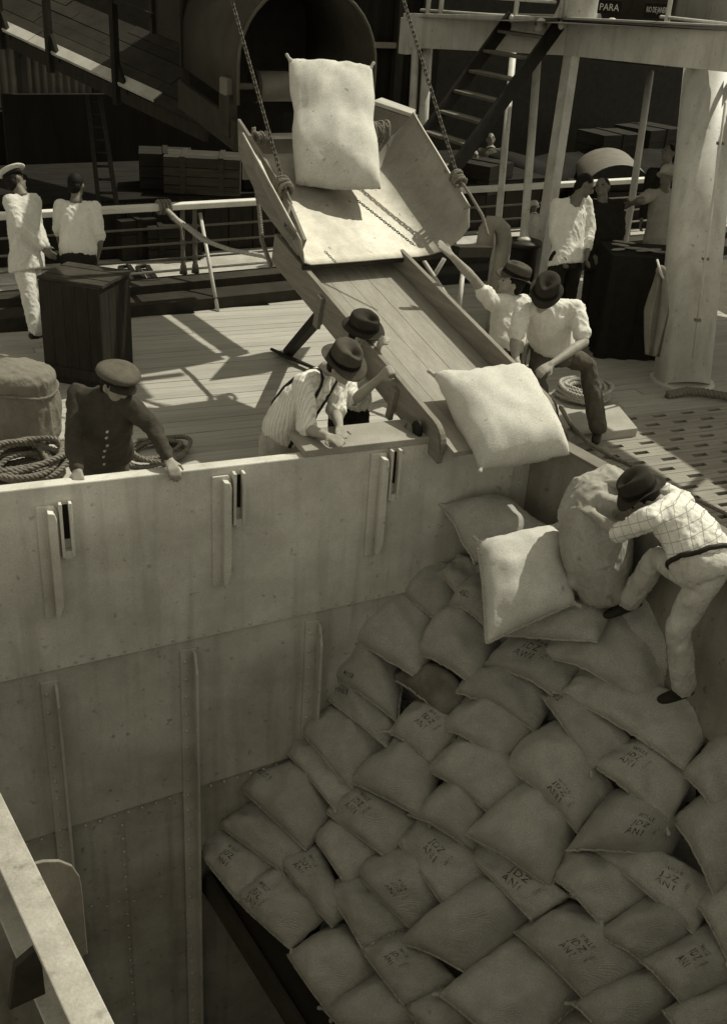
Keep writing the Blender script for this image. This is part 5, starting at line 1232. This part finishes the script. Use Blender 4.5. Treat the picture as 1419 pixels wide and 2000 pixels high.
# f: man reaching up towards the tray
j = JT(dict(hd=(1000, 552), nk=(990, 582, .03), sr=(960, 590, -.12), sl=(1020, 592, .14), er=(925, 545, -.22), wr=(882, 500, -.34), el=(1030, 655, .1), wl=(1020, 705, -.05), hr=(972, 700, -.08), hl=(1008, 702, .12)), 8.95)
j['nr'] = V((.3, -.6, .7)); j['cr'] = .12; j['vr'] = .45
person('person with arm stretched towards the steel tray, in open pale shirt and light brimmed hat', legs_down(j), (-.8, -.05, .35), skin, shirt, dark, sleeve=.8, hat='fedora', hatm=felt2, seed=6, up=V((.25, -.05, .97)), girth=.95)
# g: man stepping on the board, pushing the sack
j = JT(dict(hd=(1064, 580, -.12), nk=(1072, 590, .04), sr=(1022, 600, -.02), sl=(1124, 602, .12), er=(1004, 668, -.12), wr=(1008, 706, -.28), el=(1140, 668, .02), wl=(1075, 712, -.18), hr=(1052, 682, .30), hl=(1098, 686, .34), kr=(1040, 748, .0), kl=(1146, 718, .0), al=(1166, 836, .42), ar=(1058, 812, .55), sp=(1074, 640, .22)), 8.55)
j['nl'] = V((.1, -.5, .8)); j['nr'] = V((-.3, -.6, .6)); j['cl'] = .3; j['cr'] = .2; j['tl'] = V((-.25, -1, -.1)); j['tr'] = V((-.3, -1, 0))
j['hr'] = P(1056, 684, 8.95); j['hl'] = P(1100, 686, 9.0); j['al'] = G(1168, 838, .20); j['kl'] = P(1148, 716, 9.12); j['ar'] = G(1062, 812, .12); j['kr'] = P(1048, 745, 8.9)
person('person in white shirt and black hat bending over the chute end', j, (-.35, -.6, -.7), skin, shirt, greyw, leather, .80, True, 'fedora', felt, seed=7, up=V((-.05, -.55, .83)), girth=1.12)
# h: man in checked shirt hauling a sack
j = JT(dict(hd=(1256, 972, 6.50), nk=(1286, 984, 6.48), sr=(1266, 1014, 6.32), sl=(1328, 978, 6.56), er=(1206, 1042, 6.48), wr=(1158, 1004, 6.70), el=(1250, 945, 6.76), wl=(1182, 944, 6.86),
            hr=(1348, 1120, 6.28), hl=(1398, 1104, 6.22), kr=(1284, 1090, 6.62), ar=(1228, 1172, 6.92), kl=(1324, 1226, 6.40), al=(1334, 1342, 6.66), sp=(1346, 1044, 6.36)), 0)
j['nr'] = V((-.2, -.5, .8)); j['nl'] = V((-.2, .2, 1)); j['cl'] = .5; j['cr'] = .5; j['tr'] = V((-.9, -.3, -.35)); j['tl'] = V((-.85, -.45, -.05))
person('person in checked shirt, black hat and pale trousers hauling a sack in the hold', j, (-.85, -.15, -.5), skin, plaid, dungar, leather, 1.02, True, 'fedora', felt, seed=8, up=V((-.62, -.1, .78)), belt=leather, waist=.2)
# i: bystander in white shirt
j = JT(dict(hd=(1142, 362), nk=(1128, 384), sl=(1088, 402, .0), sr=(1142, 396, .14), el=(1082, 455, .02), er=(1152, 450, .14), wl=(1094, 500, -.05), wr=(1146, 498, .0), hl=(1088, 508), hr=(1122, 506, .1)), 11.0)
person('person in white shirt and dark trousers standing bare-headed behind the square post', legs_down(j), (.95, -.1, -.35), skind, shirt, dark, sleeve=1.7, cuff=False, seed=9, vox=.011, tuck=False, hem=-.12)
# j: dark-clad bystander
j = JT(dict(hd=(1176, 366), nk=(1176, 388), sl=(1150, 402), sr=(1206, 402, .05), el=(1148, 455), er=(1210, 452, .05), wl=(1160, 500, -.1), wr=(1204, 495, -.1), hl=(1160, 508), hr=(1194, 508, .05)), 11.7)
person('person in black jacket standing beside the bare-headed white-shirted bystander', legs_down(j), (-.3, -.8, -.3), skind, dark, dark, sleeve=1.85, cuff=False, seed=10, vox=.011, tuck=False)
# k: person in a pale dress and cloche hat
j = JT(dict(hd=(1304, 346), nk=(1298, 366), sl=(1268, 382, -.04), sr=(1318, 380, .1), el=(1248, 388, -.08), er=(1324, 425, .1), wl=(1232, 398, -.1), wr=(1312, 460), hl=(1272, 462), hr=(1304, 461, .06)), 11.9)
j['el'] = P(1250, 392, 11.6)
person('person in a loose pale dress and brimmed cloche hat reaching out an arm', legs_down(j), (-.7, -.5, -.3), skind, dress, dress, sleeve=.7, cuff=False, hat='cloche', hatm=straw, seed=11, size=.96, vox=.011, dressy=True)
# l: dark figure behind
j = JT(dict(hd=(1306, 300), nk=(1300, 324), sl=(1272, 340), sr=(1326, 340, .1), el=(1262, 390), er=(1330, 390), wl=(1252, 430, -.05), wr=(1326, 430), hl=(1280, 440), hr=(1314, 440, .05)), 12.9)
person('dark-clad person standing behind the one in the pale dress', legs_down(j), (-.8, -.5, -.2), skind, dark, dark, sleeve=1.8, cuff=False, seed=12, vox=.012, tuck=False)
# m: figures on the quay
def quay_person(label, x, y, D, g, top, leg, hat, hatm, fc, seed):
    f_ = FPX/D*g; c = lambda dx, dy, dd=0: P(x+dx*f_, y+dy*f_, D+dd)
    j = dict(hd=c(0, 0), nk=c(0, .15), sl=c(-.18, .23), sr=c(.18, .23), el=c(-.24, .5), er=c(.24, .5), wl=c(-.14, .70, -.12), wr=c(.14, .70, -.12), hl=c(-.09, .78), hr=c(.09, .78))
    person(label, legs_down(j, j['hl'].z-.85*g, g=g), fc, skind, top, leg, sleeve=1.8, cuff=False, hat=hat, hatm=hatm, seed=seed, size=g, vox=.014, tuck=False, collar=True)
quay_person('person in pale jacket and dark tie far off under the companion ladder', 958, 272, 18.5, 1.0, greyw, greyw, None, felt, (0, -1, 0), 21)
quay_person('person in dark clothes low on the quay left of the pale jacket', 927, 305, 18.0, .9, greyw, dark, None, felt, (.3, -1, 0), 22)
quay_person('small person in white with a white hat seen through the railing', 1042, 404, 14.6, .62, offwh, offwh, 'cloche', offwh, (.2, -1, -.2), 23)
